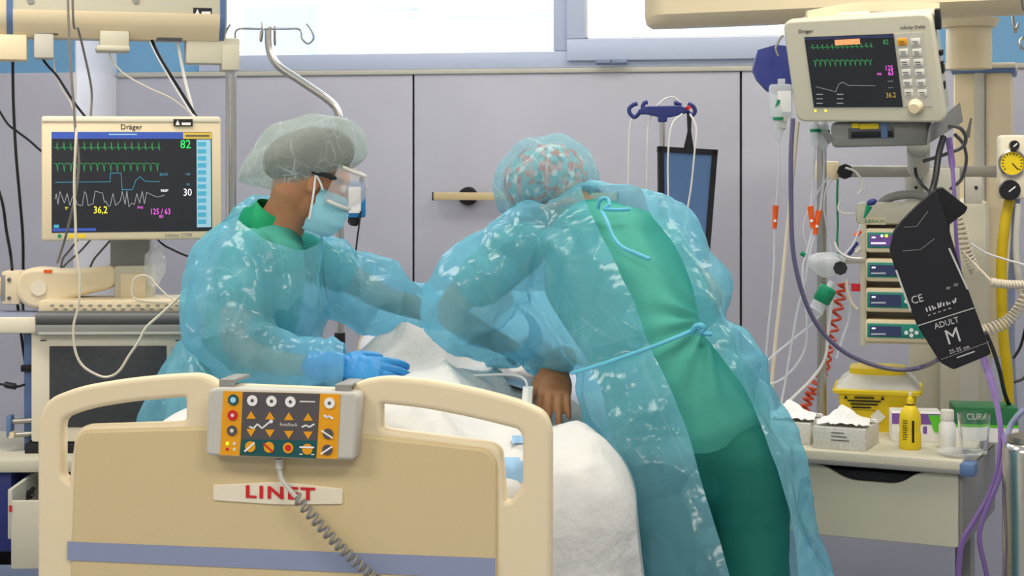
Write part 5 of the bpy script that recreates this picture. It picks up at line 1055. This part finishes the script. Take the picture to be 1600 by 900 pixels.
legs2 = [[(P(1160, 715, 3.55), .080), (P(1175, 810, 3.54), .067), (P(1178, 960, 3.52), .058), (P(1183, 1130, 3.52), .055), (P(1186, 1310, 3.53), .042)], [(P(1042, 715, 3.64), .092), (P(1052, 810, 3.62), .08), (P(1062, 960, 3.58), .062), (P(1068, 1110, 3.60), .055), (P(1070, 1280, 3.62), .042)]]
bl = Blob(); bl.limb(torso, g=-.014); sd2, U2 = head(bl, C2, F2, U2, NB2); bl.limb([(torso[-1][0], .07, .06), (NB2, .06, .06)], RT)
for a in (armL, armR): bl.limb([(k[0], k[1]-.008) for k in a])
for l_ in legs2: bl.limb([(k[0], k[1]-.012) for k in l_]); ft = l_[-1][0]; bl.limb([(Vector((ft.x, ft.y, .05)), .036, .036), (Vector((ft.x, ft.y, .05))+FW*.1-RT*.05, .038, .03), (Vector((ft.x, ft.y, .045))+FW*.16-RT*.08, .03, .022)], RT)
hand(bl, armL[-1][0], RT*.55+FW*.6-UP*.25, UP, -RT); hand(bl, armR[-1][0], -RT*.8+FW*.4-UP*.2, UP, FW)
part('body', bl.mesh(.008, 4), 'skin', n2, world=True, ang=180); eyes(n2, C2, F2, U2, sd2)
def wr_scrub(p, n_):
    x, y = pix(p); k = max(0, min(1, (x-960)/140))*max(0, min(1, (y-400)/80))        # pulled folds near the right waist
    th = math.atan2(y-500, 1105-x); r_ = math.hypot(x-1105, y-500); return .004*nz(p, 7)+k*.010*math.sin(th*13+3.2*nz(p, 5, 3))*math.exp(-(r_/120)**2)*min(1, r_/40)
bl = Blob(); bl.limb(torso); bl.limb([(P(815, 385, 3.84), .064), (P(750, 440, 3.84), .062)]); bl.limb([(P(1010, 368, 3.75), .055), (P(1062, 425, 3.72), .052)]); bl.limb([(P(925, 365, 3.84), .075, .06), (P(915, 352, 3.88), .07, .065)], RT); bl.limb([(P(1085, 672, 3.6), .175, .13), (P(1066, 620, 3.6), .168, .118)], RT)
part('scrub_top', displace(bl.mesh(.009, 6), wr_scrub), 'scrub', n2, world=True, ang=180)
bl = Blob(); bl.limb([(P(1092, 722, 3.6), .165, .118), (P(1084, 695, 3.6), .170, .122), (P(1076, 655, 3.6), .150, .10)], RT)
for l_ in legs2: bl.limb([(k[0], k[1]+.006+.018*min(1, i/2)*.5) for i, k in enumerate(l_)])
def wr_tr(p, n_): return .005*nz(p, 6)+.008*rdg(Vector((p.x*1.4, p.y*1.4, p.z*.55)), 6, 2)-.003
part('scrub_trousers', displace(bl.mesh(.010, 5), wr_tr), 'scrub_trouser', n2, world=True, ang=180)
for l_ in legs2: ft = l_[-1][0]; q = Vector((ft.x, ft.y, 0)); b_ = Blob().limb([(q+UP*.045, .044, .044), (q+UP*.042+FW*.09-RT*.045, .047, .038), (q+UP*.036+FW*.17-RT*.085, .038, .03)], RT); part('shoe', b_.mesh(.008, 4), 'white', n2, world=True, ang=180)
# gown: torso + balloon sleeves + skirt, open down the back
bl = Blob(); g_ = .03
bl.limb([(k[0], k[1], k[2], k[3]) for k in torso[1:]], g=g_)
bl.limb([(P(835, 385, 3.84), .092), (P(770, 430, 3.84), .098), (P(716, 478, 3.86), .088), (P(738, 500, 3.93), .078), (P(800, 530, 4.05), .06)]); bl.limb([(P(1012, 372, 3.74), .075), (P(1055, 408, 3.71), .070), (P(1094, 455, 3.71), .062), (P(1080, 492, 3.80), .052), (P(1030, 530, 3.95), .045)])
bl.limb([(P(780, 480, 3.92), .085, .07), (P(860, 505, 3.86), .10, .10), (P(930, 520, 3.76), .10, .11)], T(.3, 1)); bl.limb([(P(860, 420, 3.86), .11, .09), (P(930, 440, 3.78), .12, .10)], T(.3, 1)); bl.limb([(P(935, 355, 3.86), .10, .06), (P(1000, 365, 3.78), .06, .055)], UP)
skirt = [(P(985, 552, 3.68), .148, .12, T(1, -.35)), (P(1035, 610, 3.64), .185, .14, T(1, -.2)), (P(1062, 665, 3.62), .205, .155, T(1, -.05)), (P(1101, 745, 3.6), .204, .165, T(1, 0)), (P(1125, 820, 3.59), .20, .17, T(1, 0)), (P(1141, 900, 3.58), .203, .175, T(1, 0)), (P(1146, 1050, 3.58), .21, .18, T(1, 0))]
bl.limb(skirt)
OPEN2 = [(905, 290), (924, 335), (945, 380), (968, 425), (990, 470), (1004, 510), (1016, 545), (1044, 600), (1070, 660), (1090, 730), (1117, 820), (1140, 900), (1170, 1200), (1262, 1200), (1247, 900), (1240, 820), (1215, 735), (1192, 672), (1166, 610), (1130, 560), (1098, 522), (1089, 490), (1084, 455), (1066, 405), (1042, 365), (1018, 338), (1000, 290)]
def wr_gown(p, n_):
    x, y = pix(p); a = .006*nz(p, 5)+.022*(rdg(p, 4.2, 5)-.5)+.007*(rdg(p, 9, 1)-.5)
    a += .017*(rdg(Vector((p.x*1.5+p.z*.5, p.y*1.5, p.z*.55)), 6.5, 11)-.5)
    if y > 560: a += .014*nz(Vector((p.x*9, p.y*9, p.z*1.3)), 1.0, 4)+.006*rdg(Vector((p.x*1.8, p.y*1.8, p.z*.5)), 6, 8)
    wl = abs((y-582)+(x-890)*.35)                                   # drawn in along the waist tie
    return a-.022*math.exp(-(wl/22)**2)
gm = displace(bl.mesh(.009, 5), wr_gown); zh = P(1146, 1050, 3.58).z-.1
def t_open(c, n_):
    if c.z < zh+.02: return True
    if n_.dot(c-CAM) > 0: return False
    return inpoly(*pix(c), OPEN2)
gw = part('gown', cut(gm, t_open, 14), 'gown_film', n2, world=True, ang=180, label='pale blue see-through plastic gown open at the back')
def strap(name, pts, r, par, m='mask_blue', n=6): return part(name, B().tube([P(*p) for p in pts], r, n=n), m, par, world=True)
mat('tie_blue', (96, 186, 216), .5)
strap('waist_tie', [(893, 583, 3.56), (915, 577, 3.51), (950, 566, 3.47), (1005, 547, 3.46), (1050, 530, 3.46), (1092, 512, 3.50)], .004, gw, 'tie_blue'); strap('tie_knot', [(1080, 520, 3.49), (1090, 508, 3.47), (1100, 512, 3.47), (1094, 520, 3.48), (1110, 522, 3.5)], .006, gw, 'tie_blue')
strap('neck_tie', [(940, 330, 3.72), (948, 345, 3.66), (958, 370, 3.64), (972, 386, 3.62), (992, 395, 3.60), (1015, 405, 3.58)], .0042, gw, 'tie_blue'); strap('tie_knot', [(934, 326, 3.73), (938, 312, 3.72), (948, 310, 3.72), (952, 320, 3.71), (944, 326, 3.71), (962, 328, 3.70), (985, 327, 3.70)], .0042, gw, 'tie_blue')
b = B(); bmesh.ops.create_icosphere(b.bm, subdivisions=4, radius=1)
for v in b.bm.verts: q = v.co.copy(); v.co = P(852, 280, 3.98)+T(1, -.28)*q.x*.104+FW*q.y*.095+T(-.28, -1)*q.z*.086
hc = part('cloth_cap', b, 'floral', n2, world=True, label='red and pink flowered cloth cap under the bouffant'); CC2 = P(852, 284, 3.98)
part('bouffant_cap', cap_mesh(CC2, T(1, -.28), T(-.28, -1), FW, .126, .122, .108, 0, .009, 3), 'cap_blue', n2, world=True, ang=180)
part('cap_tie', B().tube([P(846, 326, 3.86), P(868, 322, 3.85), P(888, 315, 3.85), P(900, 318, 3.86)], .009), 'orange', n2, world=True)
# ---------------------------------------------------------------- left nurse, in profile
n1 = thing('person', 'person in blue gown, goggles, mask and blue gloves left of the bed, in profile', 'person', Vector((P(370, 900, 4.3).x, P(370, 900, 4.3).y, 0)))
FC = (RT*.86+FW*.5).normalized(); SDn = FC.cross(UP)                      # facing, her right side
tor1 = [(P(368, 690, 4.3), .15, .115, SDn), (P(372, 610, 4.3), .14, .105, SDn), (P(388, 520, 4.28), .155, .11, SDn), (P(405, 440, 4.26), .17, .11, SDn), (P(422, 385, 4.25), .15, .085, SDn)]
NB1 = P(432, 365, 4.24); C1 = P(492, 262, 4.20); F1 = (RT*.86+FW*.34-UP*.40).normalized(); U1 = (UP*.9+RT*.4).normalized()
aR = [(P(392, 395, 4.12), .056), (P(375, 460, 4.06), .05), (P(368, 535, 4.03), .043), (P(430, 566, 4.0), .038), (P(528, 572, 3.97), .028)]; aF = [(P(470, 395, 4.4), .056), (P(530, 425, 4.42), .048), (P(600, 465, 4.44), .042), (P(690, 492, 4.47), .036), (P(730, 515, 4.5), .028)]
lg1 = [[(P(352, 730, 4.24), .092), (P(350, 900, 4.24), .062), (P(350, 1120, 4.25), .045)], [(P(398, 730, 4.4), .092), (P(398, 900, 4.4), .062), (P(398, 1085, 4.4), .045)]]
bl = Blob(); bl.limb(tor1, g=-.012); sd1, U1 = head(bl, C1, F1, U1, NB1); bl.limb([(tor1[-1][0], .07, .06), (NB1, .06, .06)], SDn)
for a in (aR, aF): bl.limb([(k[0], k[1]-.008) for k in a])
for l_ in lg1: bl.limb([(k[0], k[1]-.01) for k in l_]); ft = l_[-1][0]; bl.limb([(Vector((ft.x, ft.y, .2)), .04), (Vector((ft.x, ft.y, .05)), .036), (Vector((ft.x, ft.y, .042))+FC*.12, .034, .026)], SDn)
hand(bl, aR[-1][0], RT*.9+FW*.1-UP*.12, UP*.8-FW*.6, FW, (.05, .18, .15), 1.05, .2); hand(bl, aF[-1][0], RT*.8-UP*.5, UP+RT*.5, -FW, s=1.05)
part('body', bl.mesh(.0045, 5), 'skin', n1, world=True, ang=180); eyes(n1, C1, F1, U1, sd1)
bl = Blob(); hand(bl, aR[-1][0], RT*.9+FW*.1-UP*.12, UP*.8-FW*.6, FW, (.05, .18, .15), 1.05, .2); bl.limb([(aR[-1][0]-RT*.05, .034), (aR[-1][0], .031)]); part('glove', displace(bl.mesh(.0036, 2), lambda p, n_: .0012*nz(p, 60)+.0016*math.sin((p-aR[-1][0]).dot(RT)*260+3*nz(p, 30))*max(0, 1-(p-aR[-1][0]).length/.1)+.003), 'glove_blue', n1, world=True, ang=180, label='blue nitrile glove')
bl = Blob(); hand(bl, aF[-1][0], RT*.8-UP*.5, UP+RT*.5, -FW, s=1.05); part('glove', displace(bl.mesh(.0055, 2), lambda p, n_: .003), 'glove_blue', n1, world=True, ang=180, label='blue nitrile glove')
bl = Blob(); bl.limb(tor1); bl.limb([(aR[0][0], .062), (aR[1][0], .06)]); bl.limb([(aF[0][0], .062), (aF[1][0], .056)]); part('scrub_top', displace(bl.mesh(.011, 5), lambda p, n_: .005*nz(p, 6)), 'scrub', n1, world=True, ang=180)
cb_ = B(); cr_ = [(375, 338, 4.22), (388, 318, 4.2), (404, 310, 4.2)]
bl = Blob(); bl.limb([(P(413, 354, 4.24), .068, .072), (P(426, 340, 4.23), .058, .062), (P(434, 328, 4.225), .053, .058)], SDn); cmx = bl.mesh(.007, 4)
part('collar', cut(cmx, lambda c, n_: (c-P(430, 334, 4.23)).dot((P(440, 300, 4.22)-P(415, 345, 4.24)).normalized()) > .012, 8), 'scrub_collar', n1, world=True, ang=60, label='bright green scrub collar')
bl = Blob(); bl.limb([(P(370, 740, 4.31), .15, .12), (P(368, 680, 4.3), .15, .115)], SDn)
for l_ in lg1: bl.limb([(k[0], k[1]+.012) for k in l_])
part('scrub_trousers', bl.mesh(.012, 4), 'scrub_trouser', n1, world=True, ang=180)
for l_ in lg1: ft = l_[-1][0]; q = Vector((ft.x, ft.y, 0)); part('shoe', Blob().limb([(q+UP*.045, .044), (q+UP*.042+FC*.1, .046, .036), (q+UP*.034+FC*.18, .036, .028)], SDn).mesh(.008, 4), 'white', n1, world=True, ang=180)
bl = Blob(); bl.limb(tor1[1:], g=.034); bl.limb([(P(405, 385, 4.2), .10), (P(372, 440, 4.12), .118), (P(358, 500, 4.07), .105), (P(382, 545, 4.04), .085), (P(440, 570, 4.01), .062), (P(505, 574, 3.98), .05), (P(532, 573, 3.97), .046)])
bl.limb([(P(470, 405, 4.36), .08), (P(525, 438, 4.41), .086), (P(590, 465, 4.43), .09), (P(650, 488, 4.46), .07), (P(705, 508, 4.48), .05)]); bl.limb([(P(452, 395, 4.3), .075), (P(462, 460, 4.3), .07), (P(458, 540, 4.28), .07)])
bl.limb([(P(378, 560, 4.28), .16, .125, SDn), (P(352, 615, 4.3), .185, .165, SDn), (P(345, 670, 4.32), .205, .19, SDn), (P(345, 760, 4.33), .22, .2, SDn), (P(350, 950, 4.33), .23, .21, SDn)])
def wr1(p, n_):
    x, y = pix(p); a = .006*nz(p, 5, 7)+.024*(rdg(p, 4.6, 2)-.5)+.008*(rdg(p, 9.5, 6)-.5)
    a += .019*(rdg(Vector((p.x*1.6, p.y*1.6, p.z*.5)), 6.5, 3)-.5)
    if y > 575 and x < 420: a += .016*nz(Vector((p.x*9, p.y*9, p.z*1.3)), 1.0, 4)
    if x > 500 and y > 540: a += .006*math.sin(x*.22+2*nz(p, 8))
    return a
gm = displace(bl.mesh(.009, 4), wr1); zh1 = P(350, 950, 4.33).z-.1; pw = P(538, 573, 3.97)
def t1(c, n_):
    if c.z < zh1: return True
    if (c-pw).dot(RT) > 0 and (c-pw).length < .12: return True
    ax = (P(458, 300, 4.2)-P(418, 380, 4.26)).normalized(); r_ = c-P(428, 362, 4.24); h = r_.dot(ax)
    if h > .052 and (r_-ax*h).length < .16 and pix(c)[0] < 500: return True
    return False
part('gown', cut(gm, t1, 10), 'gown_film', n1, world=True, ang=180, label='pale blue see-through plastic gown')
b = B(); bmesh.ops.create_icosphere(b.bm, subdivisions=4, radius=1)
for v in b.bm.verts: q = v.co.copy(); v.co = P(482, 244, 4.195)+T(1, -.2)*q.x*.118+FW*q.y*.088+T(-.2, -1)*q.z*.072-UP*.03*max(0, -q.z)*max(0, .6-abs(q.x+.1))
part('hair', b, 'hair', n1, world=True, label='dark brown hair under the cap')
CT1 = T(1, -.20); part('bouffant_cap', cap_mesh(P(484, 238, 4.19), CT1, T(-.2, -1), FW, .146, .118, .092, 1.2, .010, 9), 'cap_green', n1, world=True, ang=180)
mk1 = part('face_mask', shell(C1+F1*.022-U1*.092, F1, U1, sd1, .108, .08, .056, -.05, pleat=.002), 'mask_blue', n1, world=True, ang=180); er = C1+sd1*.083-U1*.02
for s_ in (-1, 1):
    for zz in (-.035, .045): part('ear_loop', B().tube([C1+F1*.022+sd1*s_*.08-U1*(.083-zz), C1+sd1*s_*.088-U1*(.045-zz*.5)+F1*.005, C1+sd1*s_*.086-U1*.01-F1*.012], .0028), 'white', mk1, world=True)
gg = part('goggles', shell(C1+F1*.042-U1*.012, F1, U1, sd1, .108, .094, .050, -.1), 'goggle', n1, world=True, ang=180, label='clear wraparound safety goggles')
for zz in (-.047, .045): part('goggle_rim', B().tube([C1+F1*(.042+.082*math.cos(a))+sd1*.084*math.sin(a)-U1*(.012-zz) for a in [k*math.pi/12-math.pi/2 for k in range(13)]], .0045), 'offwhite', gg, world=True)
part('goggle_strap', B().tube([C1+sd1*.078+F1*.06-U1*.002, C1+sd1*.09+F1*.02+U1*.0, C1+sd1*.088-F1*.03-U1*.006], .008), 'black_soft', gg, world=True); part('strap_button', B().cyl(C1+F1*.11+U1*.022+sd1*.03, C1+F1*.12+U1*.024+sd1*.034, .009, n=14), 'navy', gg, world=True)
# ---------------------------------------------------------------- patient under the sheet
pa = thing('patient', 'patient lying under the white sheet with one bare hand resting on the cover', 'person', Vector((xc, YF+1.0, .93)))
def bp(x, y, z): return Vector((xc+x, YF+y, z))
Wp = P(868, 570, 3.80); fP = (-FW*.68-UP*.55-RT*.04).normalized(); nP = (-FW*.60+UP*.75).normalized()
bl = Blob(); bl.limb([(bp(0, .98, .955), .14, .025), (bp(0, 1.25, .955), .14, .028), (bp(0, 1.5, .97), .16, .045), (bp(0, 1.62, 1.02), .09, .055)], Vector((1, 0, 0)))
for s_ in (-1, 1): bl.limb([(bp(s_*.09, 1.0, .96), .06, .03), (bp(s_*.11, .6, .965), .045, .03), (bp(s_*.12, .25, .97), .033, .03), (bp(s_*.12, .2, .985), .03, .03)], Vector((1, 0, 0)))
head(bl, bp(0, 1.84, 1.14), Vector((0, -.35, .93)).normalized(), Vector((0, .93, .35)), bp(0, 1.62, 1.04))
bl.limb([(bp(.19, 1.52, 1.01), .045), (bp(.28, 1.3, 1.0), .04), (Wp+Vector((.0, .12, .0)), .032), (Wp, .026)]); bl.limb([(bp(-.17, 1.52, .985), .045), (bp(-.23, 1.38, .955), .03), (bp(-.12, 1.28, .955), .022)])
hand(bl, Wp, fP, nP, -RT, (.12, .18, .14), 1.0, .17, .45); hand(bl, bp(-.12, 1.28, .955), Vector((.8, -.3, 0)), UP, Vector((1, 0, 0)), s=.9)
part('body', bl.mesh(.0042, 2), 'skin_dark', pa, world=True, ang=180)
def pgown():
    b = B(); g = []; n = 44
    for j in range(n+1):
        y = 1.0+j/n*.64; row = []
        for i in range(n+1):
            x = -.30+i/n*.72; z = .94+.055*math.exp(-((x)/.30)**4)+.012*nz(Vector((x, y, 0)), 8)+.010*rdg(Vector((x, y*.5, 0)), 7, 2)
            if x > .3: z -= (x-.3)**2*4
            row.append(b.bm.verts.new(bp(x, y, z)))
        g.append(row)
    for j in range(n):
        for i in range(n): b.bm.faces.new((g[j][i], g[j][i+1], g[j+1][i+1], g[j+1][i]))
    return b
part('hospital_gown', pgown(), 'patient_gown', pa, world=True, ang=180, label='pale blue cotton patient gown')
ox = thing('pulse_oximeter', 'white finger clip sensor on the patient\'s bare hand', 'pulse oximeter', P(824, 632, 3.68))
part('clip', B().rings([[P(825, 604, 3.72)+o for o in (-RT*.011-FW*.012, RT*.011-FW*.012, RT*.011+FW*.012, -RT*.011+FW*.012)], [P(823, 634, 3.68)+o for o in (-RT*.012-FW*.012, RT*.012-FW*.012, RT*.012+FW*.012, -RT*.012+FW*.012)]]), 'white', ox, world=True)
part('clip_jaw', B().rings([[P(828, 606, 3.705)+o for o in (-RT*.004-FW*.010, RT*.004-FW*.010, RT*.004+FW*.006, -RT*.004+FW*.006)], [P(827, 632, 3.665)+o for o in (-RT*.004-FW*.010, RT*.004-FW*.010, RT*.004+FW*.006, -RT*.004+FW*.006)]]), 'offwhite', ox, world=True)
part('sensor_cable', B().tube([P(*p) for p in ((824, 608, 3.72), (822, 596, 3.74), (812, 588, 3.76), (790, 585, 3.8), (755, 586, 3.84), (710, 588, 3.86), (670, 588, 3.9), (640, 586, 3.95))], .0028, n=8), 'cable_white', ox, world=True)
